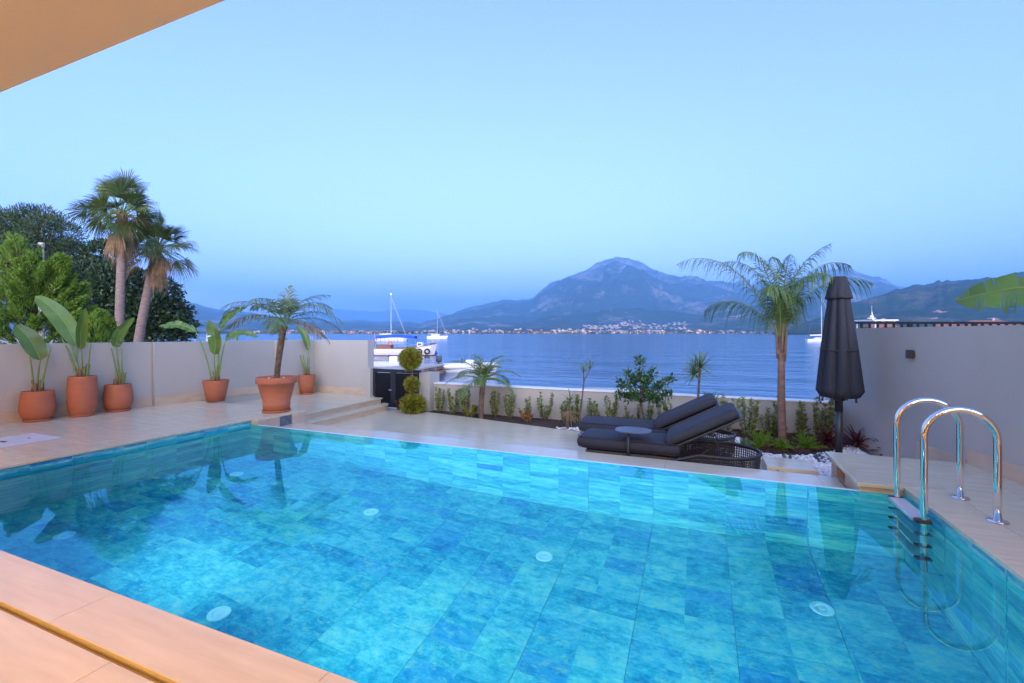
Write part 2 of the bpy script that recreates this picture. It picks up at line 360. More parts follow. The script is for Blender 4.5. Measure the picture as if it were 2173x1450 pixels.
def hill_mat(name, forest, rock, scale, lo, hi, scars=()):
    t = NT(name); tc = t.n('TexCoord')
    n1 = t.n('TexNoise', i_Scale=scale, i_Detail=9.0, i_Roughness=0.62); t.l(tc.outputs['Object'], n1.inputs[0])
    n2 = t.n('TexNoise', i_Scale=scale*7, i_Detail=6.0, i_Roughness=0.7); t.l(tc.outputs['Object'], n2.inputs[0])
    sp = t.n('SeparateXYZ'); t.l(tc.outputs['Object'], sp.inputs[0])
    hz = t.n('MapRange', clamp=True); hz.inputs['From Min'].default_value = lo; hz.inputs['From Max'].default_value = hi; t.l(sp.outputs[2], hz.inputs[0])
    k = t.math('ADD', t.math('ADD', n1.outputs[0], t.math('MULTIPLY', n2.outputs[0], 0.45)), t.math('MULTIPLY', hz.outputs[0], 0.13))
    fac = t.ramp(k, [(0.76,(0,0,0)),(0.90,(1,1,1))])
    fcol = t.mix(n2.outputs[0], tuple(c*0.6 for c in forest), tuple(c*1.4 for c in forest))
    c = t.mix(fac, fcol, rock)
    for pos, rad, colr in scars:                        # quarries and bare earth slips
        d = t.n('VectorMath', operation='DISTANCE'); t.l(tc.outputs['Object'], d.inputs[0]); d.inputs[1].default_value = pos
        q = t.math('SUBTRACT', 1.0, t.math('DIVIDE', d.outputs['Value'], rad))
        q = t.math('ADD', t.math('MULTIPLY', q, 1.0), t.math('MULTIPLY', t.math('SUBTRACT', n2.outputs[0], 0.5), 2.2))
        q = t.ramp(q, [(0.25,(0,0,0)),(0.50,(1,1,1))])
        c = t.mix(q, c, colr)
    t.l(c, t.p.inputs['Base Color']); t.p.inputs['Roughness'].default_value = 0.95; t.p.inputs['Specular IOR Level'].default_value = 0.1
    bp = t.n('Bump', i_Strength=0.6, i_Distance=0.25/scale*0.1); t.l(n2.outputs[0], bp.inputs['Height']); t.l(bp.outputs[0], t.p.inputs['Normal'])

# ------------------------------------------------------------------ sea, land, far coast and mountains
SEA = -1.6
mb = MB(); g_ = [-23500,-9000,-2500,-800,-250,-80,-14,6,80,250,800,2500,9000,23500]; h_ = [-1950,-1400,-900,-500,-250,-80,-10,11,80,250,800,2500,9000,31500]
V = [(x,y,SEA) for y in h_ for x in g_]; n_ = len(g_)
mb.add(V, [[(j*n_+i, j*n_+i+1, (j+1)*n_+i+1, (j+1)*n_+i) for j in range(n_-1) for i in range(n_-1) if not (i == 6 and j == 6)]])
struct(mb.build('sea', 'sea_water'))

def interp(x, pts): return np.interp(x, [p[0] for p in pts], [p[1] for p in pts])
SH = [(-400,170),(-70,60),(-34,22),(-26,17),(-14,18),(-9,20),(-5.6,21),(-4.6,24.2),(-2.6,24.6),(-0.9,23.6),(0.6,20.8),(6,19.5),(20,19),(60,40),(140,170),(420,900)]
def land_z(x, y):                                        # the plot, then a slope down to the beach and under the sea
    d = interp(x, SH) - y
    return np.where(d > 8, -0.62, np.where(d > 0, SEA + 0.98 * np.clip(d / 8, 0, 1) ** 0.8, SEA + 0.12 * d)) 
xs = np.concatenate([np.linspace(-400,-40,25), np.linspace(-38,30,90), np.linspace(34,420,26)])
ss = np.concatenate([np.linspace(-160,-42,12), np.linspace(-40,8,120)])     # distance past the shoreline
X, D = np.meshgrid(xs, ss); Y = interp(X, SH) + D
# keep the plot's own basin clear: the ground stays under the floors
Z = land_z(X, Y); Z = np.where((X > -11) & (X < 3.6) & (Y < 9.3) & (Y > -8), -2.2, Z)
nx = len(xs); mb = MB()
mb.add(np.stack([X, Y, Z], -1), [[(j*nx+i, j*nx+i+1, (j+1)*nx+i+1, (j+1)*nx+i) for j in range(len(ss)-1) for i in range(nx-1)]])
struct(mb.build('ground', 'sand', smooth=True))

def fnoise(x, y, seed, octv=5):                          # cheap value noise, ridged
    out = np.zeros_like(x); a = 1.0
    for o in range(octv):
        rs = np.random.RandomState(seed + o); G = rs.rand(64, 64)
        u = x * 2**o; v = y * 2**o; i = np.floor(u).astype(int); j = np.floor(v).astype(int); fu = u - i; fv = v - j
        fu = fu*fu*(3-2*fu); fv = fv*fv*(3-2*fv); gg = lambda p, q: G[p % 64, q % 64]
        n = (gg(i,j)*(1-fu) + gg(i+1,j)*fu)*(1-fv) + (gg(i,j+1)*(1-fu) + gg(i+1,j+1)*fu)*fv
        out += a * (1 - abs(2*n-1)); a *= 0.5
    return out / (2 - 0.5**(octv-1))
class Hill:                                             # a ridge whose crest shows the outline in the photograph
    def __init__(s, prof, tb, tp, te, seed, amp, cell, rough=0.0):
        s.prof, s.tb, s.tp, s.te, s.seed, s.amp, s.cell, s.rough = prof, tb, tp, te, seed, amp, cell, rough
    def z(s, px, t):
        px = np.asarray(px, float); t = np.asarray(t, float)
        crest = (HY - interp(px, s.prof)) / F * s.tp + CAM_Z
        crest = crest + s.rough * (fnoise(px / 40.0, px * 0 + 0.5, s.seed + 50, 4) - 0.5)
        u = np.clip((t - s.tb) / (s.tp - s.tb), 0, 1); v = np.clip((s.te - t) / (s.te - s.tp), 0, 1)
        k = (px - HX) / F * t
        nz_ = fnoise(k / s.cell, t / s.cell, s.seed, 6) - 0.55
        h = np.where(t <= s.tp, u ** 1.25, v ** 0.9)
        return SEA + 1.5 + (crest - SEA - 1.5) * np.clip(h * (1 + s.amp * nz_ * ((1 - h) * 2.2 + 0.16)), 0, 1.04)
    def build(s, name, m, nc=260, nrow=70):
        px = np.linspace(s.prof[0][0], s.prof[-1][0], nc)
        t = np.concatenate([np.linspace(s.tb, s.tp, nrow), np.linspace(s.tp, s.te, 12)[1:]])
        P, T = np.meshgrid(px, t); Zh = s.z(P, T); K = (P - HX) / F * T
        V = np.stack([fx*T + rx*K, fy*T + ry*K, Zh], -1); nr_ = len(t)
        mb = MB(); mb.add(V, [[(j*nc+i, j*nc+i+1, (j+1)*nc+i+1, (j+1)*nc+i) for j in range(nr_-1) for i in range(nc-1)]])
        return struct(mb.build(name, m, smooth=True))
    def hit(s, px, py):                                  # where the line of sight of a pixel meets the slope
        ts = np.linspace(s.tb, s.tp, 500); zs = s.z(np.full(500, px), ts); ray = CAM_Z - (py - HY) / F * ts
        i = np.argmax(zs >= ray); return ts[i], float(zs[i])
main = Hill([(700,712),(780,706),(830,700),(870,692),(930,678),(985,660),(1010,650),(1040,642),(1066,635),(1100,636),(1130,634),(1165,612),(1200,595),(1240,577),
    (1270,566),(1295,561),(1312,558),(1335,557),(1360,566),(1385,578),(1430,590),(1500,600),(1560,609),(1620,612),(1680,604),(1740,586),(1785,577),(1810,580),(1850,595),(1890,604),(1925,613),(1990,632),(2080,650),(2200,668),(2400,690)],
    2900, 9000, 13000, 3, 0.95, 1150.0, 45)
front = Hill([(860,706),(960,700),(1060,690),(1140,686),(1210,688),(1290,684),(1340,676),(1400,690),(1470,670),(1540,656),(1600,650),(1660,652),(1720,660),(1800,668),(1900,660),(2100,668),(2300,680)],
    2100, 3900, 5200, 9, 0.5, 420.0, 25)
right = Hill([(1640,706),(1700,690),(1760,668),(1815,643),(1870,629),(1930,614),(2000,603),(2060,594),(2110,588),(2173,583),(2260,572),(2400,566),(2600,590),(2800,640),(2900,690)],
    900, 2300, 3200, 17, 0.8, 330.0, 26)
left = Hill([(-900,690),(-500,640),(-100,610),(150,630),(300,640),(380,644),(410,645),(440,652),(480,660),(530,664),(560,670),(590,675),(640,684),(700,690),(780,697),(860,704)],
    2600, 6500, 8500, 23, 0.5, 700.0, 30)
low = Hill([(560,700),(620,690),(680,684),(720,682),(760,680),(800,683),(840,682),(880,685),(930,692),(1000,700)], 3000, 8500, 10500, 31, 0.4, 800.0, 25)
far = Hill([(560,690),(620,668),(690,656),(740,659),(790,662),(850,657),(900,660),(980,672),(1080,690)], 12000, 19000, 24000, 37, 0.4, 1500.0, 60)
def hw(px, t, z): k = (px-HX)/F*t; return (fx*t+rx*k, fy*t+ry*k, z)
pk = (0.40,0.27,0.21)
def scar(h, px, py, rad, c=pk): t_, z_ = h.hit(px, py); return (hw(px, t_, z_), rad, c)
hill_mat('mountain_ground', (0.030,0.050,0.028), (0.25,0.22,0.20), 0.0022, 500, 1500)
hill_mat('foothill_ground', (0.030,0.050,0.025), (0.26,0.20,0.16), 0.004, 150, 600, [scar(front,1425,676,60), scar(front,1560,672,75), scar(front,1590,664,60)])
hill_mat('right_hill_ground', (0.020,0.042,0.018), (0.10,0.09,0.06), 0.007, 350, 1500,
    [scar(right,1995,662,22,(0.42,0.22,0.15)), scar(right,1980,676,17,(0.40,0.23,0.17)), scar(right,1890,682,15,(0.36,0.23,0.18)), scar(right,2110,676,20,(0.36,0.23,0.18))])
main.build('mountain', 'mountain_ground', 700, 240); front.build('foothill', 'foothill_ground', 300, 60)
right.build('hill', 'right_hill_ground', 420, 120); left.build('hill', 'mountain_ground', 200, 50)
low.build('hill', 'mountain_ground', 120, 30); far.build('hill', 'mountain_ground', 120, 24)
# coastal plain on the far side of the bay
mb = MB(); pxs = np.linspace(-900, 2900, 130); ts = [1380, 1400, 1440, 1800, 2400, 3400, 5000]; zs_ = [SEA-1.0, SEA+0.4, SEA+1.6, SEA+3, SEA+5, SEA+8, SEA+10]
P, T = np.meshgrid(pxs, ts); wob = 1 + 0.02 * np.sin(P / 60.0); T2 = T * wob; K = (P - HX) / F * T2; Zp = np.repeat(np.array(zs_)[:, None], len(pxs), 1)
mb.add(np.stack([fx*T2+rx*K, fy*T2+ry*K, Zp], -1), [[(j*130+i, j*130+i+1, (j+1)*130+i+1, (j+1)*130+i) for j in range(6) for i in range(129)]])
mat('plain_ground', (0.07,0.08,0.045), 0.95, var=0.4, vscale=0.01)
struct(mb.build('coastal_plain', 'plain_ground', smooth=True))
# ------------------------------------------------------------------ the pool
X0, X1, Y0, Y1 = -6.78, 1.72, 1.45, 5.22
WATER, BOT = -0.09, -1.64
mat('pool_grout', (0.16,0.36,0.42), 0.8, var=0.1)
mb = MB(); th = 0.25
mb.box((X0-th, Y0-th, BOT-0.3), (X1+th, Y1+0.06, BOT-0.015))
mb.box((X0-th, Y0-th, BOT-0.015), (X0-0.014, Y1+0.06, -0.036)); mb.box((X1+0.014, Y0-th, BOT-0.015), (X1+th, Y1+0.06, -0.036))
mb.box((X0-0.014, Y0-th, BOT-0.015), (X1+0.014, Y0-0.014, -0.036)); mb.box((X0-0.014, Y1+0.014, BOT-0.015), (X1+0.014, Y1+0.06, -0.112))
pool = struct(mb.build('swimming_pool', 'pool_grout'))
TW, G = 0.7225, 0.0015
def piece(name, lo, hi, m, parent, b=0.003):
    c = [(a+b_)/2 for a, b_ in zip(lo, hi)]
    return MB().bbox(lo, hi, b).build(name, m, parent, origin=c)
xj = [X0] + [0.963 - TW*k for k in range(10, -2, -1) if X0 + 0.1 < 0.963 - TW*k < X1 - 0.05] + [X1]
yj = [Y0 + (Y1-Y0)/5*k for k in range(6)]
xf = sorted(xj + [(a+b)/2 for a, b in zip(xj[:-1], xj[1:]) if b-a > 0.5]); yf = yj; xf = xj
for i in range(len(xf)-1):
    for j in range(5):
        dz = rnd.uniform(0, 0.0015)
        piece('floor_tile', (xf[i]+G, yf[j]+G, BOT-0.013), (xf[i+1]-G, yf[j+1]-G, BOT-dz), 'tile_floor', pool, 0.001)
zr = [BOT, -0.87, -0.10]
def vtile(lo, hi, m, axis):
    c = [(a+b_)/2 for a, b_ in zip(lo, hi)]; return MB().box(lo, hi).build('wall_tile', m, pool, origin=c)
for i in range(len(xj)-1):
    for k in range(2):
        top = zr[k+1] if k == 0 else (-0.036 if (xj[i+1] < -6.5 or xj[i] > 1.4) else zr[2])
        d = rnd.uniform(0, 0.0012)
        vtile((xj[i]+G, Y1-d, zr[k]+G), (xj[i+1]-G, Y1+0.013, top-G), 'tile_wall_x', 1)
        vtile((xj[i]+G, Y0-0.013, zr[k]+G), (xj[i+1]-G, Y0+d, (zr[1] if k == 0 else -0.036)-G), 'tile_wall_x', 1)
for j in range(5):
    for k in range(2):
        top = zr[1] if k == 0 else -0.036; d = rnd.uniform(0, 0.0012)
        vtile((X0-0.013, yj[j]+G, zr[k]+G), (X0+d, yj[j+1]-G, top-G), 'tile_wall_y', 0)
        vtile((X1-d, yj[j]+G, zr[k]+G), (X1+0.013, yj[j+1]-G, top-G), 'tile_wall_y', 0)
# overflow rim along the far side, and the full-height corners beside it
mat('rim', (0.66,0.72,0.74), 0.25, var=0.05, vscale=5)
MB().bbox((-6.62, Y1+0.0005, -0.112), (1.39, Y1+0.03, -0.086), 0.003).build('overflow_rim', 'rim', pool)
for lo, hi in (((X0-0.01, Y1+0.0135, -0.3), (-6.62, Y1+0.16, -0.0325)), ((1.39, Y1+0.0135, -0.3), (X1+0.01, Y1+0.16, -0.0325))):
    MB().box(lo, hi).build('corner_block', 'stone_skirting', pool)
ws = MB().add([(X0-0.005,Y0-0.005,WATER),(X1+0.005,Y0-0.005,WATER),(X1+0.005,Y1+0.004,WATER),(X0-0.005,Y1+0.004,WATER)], [[(0,1,2,3)]])
struct(ws.build('pool_water', 'pool_water'))
# white floor inlets (through the water: placed by where their refracted line of sight meets the floor)
def under(px, py):
    d = at(px, py, 1.0) - cam.location; p = cam.location + d * ((CAM_Z - WATER) / -d.z)
    h = Vector((d.x, d.y, 0)); sn = h.length / d.length / 1.33; return p + h.normalized() * (sn / math.sqrt(1 - sn*sn)) * (WATER - BOT)
for px, py in ((137,1137),(465,1303),(502,1006),(788,1086),(1155,1181),(1745,1292)):
    p = under(px, py)
    m_ = MB().lathe([(0.0,0.0005),(0.085,0.0005),(0.085,0.006),(0.075,0.011),(0.05,0.011),(0.045,0.004),(0.02,0.004),(0.02,0.012),(0.0,0.013)], (p.x, p.y, BOT), 24)
    m_.build('floor_inlet', 'inlet_white', pool, smooth=False)
for lx in (-4.2, -2.1, 0.0):
    MB().lathe([(0.0,0),(0.14,0),(0.14,0.02),(0.11,0.03),(0.0,0.03)], (0,0,0), 24).build('underwater_light', 'inlet_white', pool)
    o = pool.children[-1]; o = [c for c in pool.children if c.name.startswith('underwater_light')][-1]
    o.location = (lx, Y0+0.004, -0.62); o.rotation_euler = (R(-90), 0, 0)
    ld = bpy.data.lights.new('underwater_lamp', 'AREA'); ld.shape = 'DISK'; ld.size = 0.2; ld.energy = 9; ld.color = (0.85,0.97,1.0); ld.spread = R(125)
    lo = bpy.data.objects.new('underwater_lamp', ld); COL.objects.link(lo); lo.location = (lx, Y0+0.05, -0.62); lo.rotation_euler = (R(90), 0, 0)

# ------------------------------------------------------------------ floors
def floor(name, poly, z0, z1): return struct(MB().prism(poly, z0, z1).build(name, 'joint' if name == 'porch_floor' else 'grout'))
def slabs(parent, name, x0, x1, y0, y1, z, sx, sy, m='stone', ox=0.0, oy=0.0, stag=0.0, th=0.03):
    j = 0; y = y0; first = True
    while y < y1 - 0.02:
        ye = min(y1, y + (sy - oy if first and oy else sy)); first = False
        x = x0; fx_ = True
        while x < x1 - 0.02:
            stp = sx - ox - (stag * sx if j % 2 else 0) if fx_ else sx; stp = max(stp, 0.15); fx_ = False
            xe = min(x1, x + stp)
            if x1 - xe < 0.12: xe = x1
            piece(name, (x+0.0012, y+0.0012, z-th), (xe-0.0012, ye-0.0012, z - rnd.uniform(0, 0.0008)), m, parent, 0.0025)
            x = xe
        y = ye; j += 1
nd = floor('porch_floor', [(-13,-4),(4.2,-4),(4.2,1.425),(-13,1.425)], -0.6, -0.033)
slabs(nd, 'coping_slab', -7.92, 1.72, 1.172, 1.452, 0, 1.5, 0.5, ox=1.0)
slabs(nd, 'paving_slab', -7.92, 3.6, -1.2, 1.146, 0, 1.5, 1.2, ox=0.4, oy=0.06)
ld_ = floor('left_deck', [(-11.2,1.425),(-6.80,1.425),(-6.80,5.28),(-6.66,5.28),(-6.66,6.2),(-11.2,6.2)], -0.6, -0.033)
slabs(ld_, 'coping_slab', -7.10, -6.768, 1.455, 5.23, 0, 1, 1.2, oy=0.5)
slabs(ld_, 'coping_slab', -7.10, -6.64, 5.232, 6.22, 0, 1, 0.5)
slabs(ld_, 'paving_slab', -10.9, -7.102, 1.455, 6.22, 0, 1.2, 0.6, ox=0.2, stag=0.5)
slabs(ld_, 'paving_slab', -10.9, -7.922, -1.2, 1.452, 0, 1.2, 0.6, ox=0.2, stag=0.5)
# stone face of the deck above the overflow ledge, with its tiled water spout opening
def face(parent, x, y0, y1, z0, z1, s): MB().box((min(x, x+s*0.02), y0, z0), (max(x, x+s*0.02), y1, z1)).build('cladding', 'stone_skirting', parent)
face(ld_, -6.6585, 5.385, 5.66, -0.42, -0.032, 1); face(ld_, -6.6585, 5.92, 6.2, -0.42, -0.032, 1); face(ld_, -6.6585, 5.662, 5.918, -0.42, -0.20, 1)
MB().box((-6.659, 5.662, -0.198), (-6.652, 5.918, -0.036)).build('spout_tile', 'spout_tile', ld_, origin=(-6.655,5.8,-0.1))
pf = floor('stair_platform', [(-9.9,6.2),(-7.09,6.2),(-7.09,8.86),(-7.5,9.05),(-9.9,9.3)], -0.9, -0.183)
slabs(pf, 'paving_slab', -9.9, -7.05, 6.202, 8.9, -0.15, 1.2, 0.6, ox=0.3, stag=0.5)
MB().box((-9.4, 8.902, -0.18), (-7.45, 9.1, -0.151)).build('paving_slab', 'stone', pf, origin=(-8.5,9,-0.16))
MB().box((-7.089, 6.22, -0.42), (-7.07, 8.86, -0.181)).build('riser', 'stone_skirting', pf)
trd = [(-7.068,6.225),(-6.78,6.225),(-6.78,8.62),(-6.80,8.78),(-6.87,8.90),(-6.98,8.96),(-7.068,8.97)]
floor_t = struct(MB().prism([(a-0.02 if a > -7 else a, b-0.02 if b > 8.6 else b) for a, b in trd], -0.9, -0.312).build('stair_step', 'stone_skirting'))
MB().prism(trd, -0.31, -0.28).build('tread', 'stone', floor_t, origin=(-6.9,7.5,-0.3))
EDGE = [gz(px, py, -0.42) for px, py in ((836,869),(870,871.5),(912,875.5),(950,880),(1000,886),(1050,893),(1100,899.5),(1150,906),(1190,912),(1215,916))]
tpoly = [(-7.06,6.06),(1.36,6.06),(1.36,7.25),(-0.3,7.35),(-0.6,8.0)] + [(p.x, p.y) for p in reversed(EDGE)] + [(-7.06,8.9)]
tf = floor('terrace', tpoly, -0.9, -0.46)
def clip(poly, ax, v, keep_hi):                           # half-plane clip of a polygon
    out = []
    for i in range(len(poly)):
        a, b = poly[i], poly[(i+1) % len(poly)]; ia = (a[ax] >= v) == keep_hi; ib = (b[ax] >= v) == keep_hi
        if ia: out.append(a)
        if ia != ib:
            s_ = (v - a[ax]) / (b[ax] - a[ax]); out.append((a[0] + (b[0]-a[0])*s_, a[1] + (b[1]-a[1])*s_))
    return out
y = 6.06; j = 0
while y < 9.2:
    x = -7.06 - (0.6 if j % 2 else 0)
    while x < 1.36:
        p = clip(clip(clip(clip(tpoly, 0, x+0.0012, True), 0, x+1.2-0.0012, False), 1, y+0.0012, True), 1, y+0.6-0.0012, False)
        if len(p) > 2:
            cx = sum(q[0] for q in p)/len(p); cy_ = sum(q[1] for q in p)/len(p)
            MB().prism(p, -0.458, -0.42 - rnd.uniform(0,0.0008)).build('paving_slab', 'stone', tf, origin=(cx, cy_, -0.43))
        x += 1.2
    y += 0.6; j += 1
lf = floor('overflow_ledge', [(-6.63,5.285),(1.385,5.285),(1.385,6.02),(-6.63,6.02)], -0.9, -0.233)
slabs(lf, 'ledge_slab', -6.637, -5.2, 5.282, 6.05, -0.2, 1.45, 0.9, 'wet_stone')
slabs(lf, 'ledge_slab', -5.2, 1.388, 5.282, 6.05, -0.2, 1.6, 0.9, 'stone')
rf = floor('right_deck', [(1.74,1.425),(3.7,1.425),(3.7,6.36),(1.78,6.36),(1.78,5.39),(1.74,5.39)], -0.6, -0.033)
slabs(rf, 'coping_slab', 1.708, 2.04, 1.455, 5.19, 0, 1, 1.5, oy=0.7)
slabs(rf, 'paving_slab', 2.042, 3.6, 1.455, 6.40, 0, 0.9, 1.2, oy=0.4, stag=0.5)
slabs(rf, 'coping_slab', 1.36, 2.04, 5.192, 6.40, 0, 1, 0.9, oy=0.2, th=0.035)
def facer(y0, y1, z0, z1): MB().box((1.41, y0, z0), (1.778, y1, z1)).build('cladding', 'stone_skirting', rf)
facer(5.385, 5.80, -0.42, -0.036); facer(6.12, 6.34, -0.42, -0.036); facer(5.802, 6.118, -0.42, -0.21)
MB().box((1.60, 5.802, -0.208), (1.778, 6.118, -0.036)).build('spout_tile', 'spout_tile', rf, origin=(1.6,5.95,-0.1))
# hatch in the left deck
hc = thing('hatch_cover', 'pale square access hatch set in the deck beside the round pot', 'hatch', (-8.2,2.92,0.0))
MB().bbox((-8.58,2.58,0.002), (-7.84,3.30,0.012), 0.003).build('lid', 'hatch', hc)
MB().box((-8.30,2.86,0.0125), (-8.16,2.90,0.0145)).build('lift_slot', 'black_plastic', hc)
MB().box((-8.22,3.10,0.0125), (-8.16,3.12,0.0145)).build('lift_slot', 'black_plastic', hc)

# ------------------------------------------------------------------ walls, porch
def wall(name, label, p, q, z0, z1, th, side=1, cap=False, skirt=None):
    p, q = Vector((*p,0)), Vector((*q,0)); d = (q-p).normalized(); n = Vector((-d.y, d.x, 0)) * side
    root = thing(name, label, 'wall', (p.x, p.y, z0))
    poly = [p, q, q + n*th, p + n*th]
    if side < 0: poly.reverse()
    MB().prism([(v.x, v.y) for v in poly], z0, z1).build('wall_body', 'plaster', root)
    if cap:
        pc = [p - n*0.02, q - n*0.02, q + n*(th+0.02), p + n*(th+0.02)]
        if side < 0: pc.reverse()
        MB().prism([(v.x, v.y) for v in pc], z1+0.0005, z1+0.022).build('coping', 'wall_cap', root)
    if skirt:
        za, zb = skirt; L = (q-p).length; k = max(1, round(L/1.1))
        for i in range(k):
            a = p + d*(L*i/k + 0.002); b = p + d*(L*(i+1)/k - 0.002)
            pc = [a - n*0.015, b - n*0.015, b - n*0.0005, a - n*0.0005]
            if side < 0: pc.reverse()
            MB().prism([(v.x, v.y) for v in pc], za, zb).build('skirting_slab', 'stone_skirting', root, origin=((a+b)/2 + Vector((0,0,za))))
    return root
WT = 1.225
wall('garden_wall', 'long pale plaster wall behind the three left terracotta pots', (-10.66,-1.0), (-9.76,5.44), -0.6, WT, 0.22, 1, skirt=(0.001,0.165))
wall('garden_wall', 'pale plaster wall section behind the pot with the ragged leaves', (-9.68,5.442), (-9.50,7.95), -0.6, WT-0.003, 0.30, 1, skirt=(0.001,0.165) )
wall('garden_wall', 'short pale wall section beside the farthest terracotta pot', (-9.44,7.952), (-9.42,9.098), -0.6, WT-0.006, 0.36, 1, skirt=(-0.149,0.015))
wall('garden_wall', 'pale plaster wall facing the pool behind the farthest pot, ending at the gate', (-9.9,9.10), (-7.66,9.10), -0.8, WT-0.009, 0.22, 1, skirt=(-0.149,0.015))
wall('gate_pier', 'low plaster pier between the wall end and the dark gate', (-7.658,9.0), (-7.50,9.0), -0.8, 0.54, 0.3, 1)
wall('gate_pier', 'short square plaster pillar right of the dark gate', (-6.12,9.06), (-5.84,9.06), -0.8, 0.465, 0.44, 1)
wall('low_wall', 'low pale garden wall with white coping between the shrubs and the sea', (-5.838,9.26), (2.3,9.26), -0.9, 0.20, 0.2, 1, cap=True)
RW = lambda y: 2.95 - 0.156*(y-4.5)
wall('boundary_wall', 'tall plaster wall on the right behind the ladder and parasol', (RW(-1.0),-1.0), (RW(9.5),9.5), -0.9, 1.475, 0.2, -1)
rwt = [o for o in COL.objects if o.get('label','').startswith('tall plaster')][0]
for ya, yb, za, zb in ((-0.9,1.2,0.001,0.16),(1.204,2.5,0.001,0.16),(2.504,3.8,0.001,0.16),(3.804,5.1,0.001,0.16),(5.104,6.38,0.001,0.16),(6.42,7.25,-0.30,0.03)):
    MB().prism([(RW(ya)-0.016,ya),(RW(ya)-0.0005,ya),(RW(yb)-0.0005,yb),(RW(yb)-0.016,yb)][::1], za, zb).build('skirting_slab', 'stone_skirting', rwt, origin=(RW(ya),(ya+yb)/2,za))
# wall lamp
wl = aty(1940,752,0); y_ = 0
for yy in np.linspace(5,9.5,400):
    q = aty(1940,752,yy)
    if q.x >= RW(yy): break
wlp = Vector((RW(q.y)-0.001, q.y, q.z))
l_ = thing('wall_lamp', 'small black box lamp mounted on the right wall', 'lamp', wlp)
MB().bbox((wlp.x-0.07, wlp.y-0.04, wlp.z-0.055), (wlp.x-0.012, wlp.y+0.04, wlp.z+0.055), 0.004).build('housing', 'black_plastic', l_)
MB().box((wlp.x-0.011, wlp.y-0.03, wlp.z-0.04), (wlp.x+0.004, wlp.y+0.03, wlp.z+0.04)).build('back_plate', 'charcoal_metal', l_)
# porch: soffit over the terrace door, house wall behind the camera, recessed downlights
SZ = 2.6
house = thing('house', 'beige porch roof of the house overhanging at the top', 'house', (0,-3,0))
MB().box((-11,-3.2,SZ), (4.6,1.12,SZ+0.35)).build('soffit', 'soffit', house)
MB().box((4.3,-3.198,-0.6), (4.598,1.0,SZ-0.001)).build('glow_blocking_wall', 'plaster', house)  # unseen end wall, added to keep the low sky glow off the near deck
MB().box((-11,-3.5,-0.6), (4.6,-3.2,SZ+0.35)).build('house_wall', 'plaster', house)
for xx in (-6.0,-2.6,0.8): MB().box((xx,-3.199,0.02), (xx+1.9,-3.17,2.3)).build('glass_door', 'window_dark', house)
for lx in (-8.0,-5.6,-3.2,-0.9,1.2,3.0):
    dl = thing('downlight', 'round recessed downlight in the porch soffit', 'lamp', (lx,0.35,SZ), 'porch downlights')
    MB().lathe([(0.035,-0.012),(0.05,-0.012),(0.055,-0.004),(0.055,-0.0008),(0.035,-0.0008)], (lx,0.35,SZ), 20).build('trim_ring', 'white_paint', dl)
    ld = bpy.data.lights.new('downlight_lamp', 'SPOT'); ld.energy = 32; ld.color = (1.0,0.50,0.02); ld.spot_size = R(155); ld.spot_blend = 0.9; ld.shadow_soft_size = 0.05
    lo = bpy.data.objects.new('downlight_lamp', ld); COL.objects.link(lo); lo.location = (lx,0.35,SZ-0.03)
for lx in (-7.6,-3.6,-0.25,3.3):  # sconces added out of view as warm fill for soffit, deck and walls
    sc_ = thing('fill_sconce', 'added unseen wall lamp giving warm fill under the porch', 'lamp', (lx,-3.2,1.95), 'added warm fill lamps under the porch')
    MB().bbox((lx-0.05,-3.168,1.85), (lx+0.05,-3.14,2.05), 0.004).build('back_plate', 'charcoal_metal', sc_)
    MB().tube([(lx,-3.05,1.84),(lx,-3.05,1.855)], 0.05, 16).build('lower_ring', 'charcoal_metal', sc_); MB().beam((lx,-3.14,1.848), (lx,-3.1,1.848), 0.02, 0.012).build('bracket', 'charcoal_metal', sc_)
    MB().tube([(lx,-3.05,1.856),(lx,-3.05,1.90)], [0.03,0.03], 12).build('bulb', 'lamp_lens', sc_)
    ld = bpy.data.lights.new('fill_sconce_lamp', 'POINT'); ld.energy = 52; ld.color = (1.0,0.52,0.14); ld.shadow_soft_size = 0.06
    lo = bpy.data.objects.new('fill_sconce_lamp', ld); COL.objects.link(lo); lo.location = (lx,-3.05,2.0)
# ------------------------------------------------------------------ shape helpers for things
def rbox(mb, lo, hi, r, n=6, fn=None, mi=0):             # soft box: a cube grid clamped to an inner box and pushed out by r
    lo, hi = np.array(lo, float), np.array(hi, float); c = (lo+hi)/2; h = (hi-lo)/2; r = min(r, h.min()*0.999)
    g = np.linspace(-1, 1, n+1); 
    for ax in range(3):
        for sg in (-1, 1):
            U, V_ = np.meshgrid(g, g); P = np.zeros((n+1, n+1, 3)); P[..., ax] = sg; P[..., (ax+1)%3] = U; P[..., (ax+2)%3] = V_
            # spread grid lines: more of them in the rounded margin
            Q = P * h; inner = np.clip(Q, -(h-r), (h-r)); d = Q - inner; L = np.linalg.norm(d, axis=-1, keepdims=True)
            Q = inner + d / np.maximum(L, 1e-9) * r * np.clip(L / (r*0.999), 0, 1) ; Q = np.where(L > 1e-6, Q, P*h)
            Q = c + Q
            if fn is not None: Q = fn(Q)
            q = [(j*(n+1)+i, j*(n+1)+i+1, (j+1)*(n+1)+i+1, (j+1)*(n+1)+i) for j in range(n) for i in range(n)]
            if sg < 0: q = [a[::-1] for a in q]
            mb.add(Q.reshape(-1,3), [q], mi)
    return mb
def arc(c, r, a0, a1, n, ax=(1,0,0), ay=(0,0,1)):
    ax, ay, c = np.array(ax, float), np.array(ay, float), np.array(c, float)
    return [tuple(c + r*(math.cos(a)*ax + math.sin(a)*ay)) for a in np.linspace(a0, a1, n)]

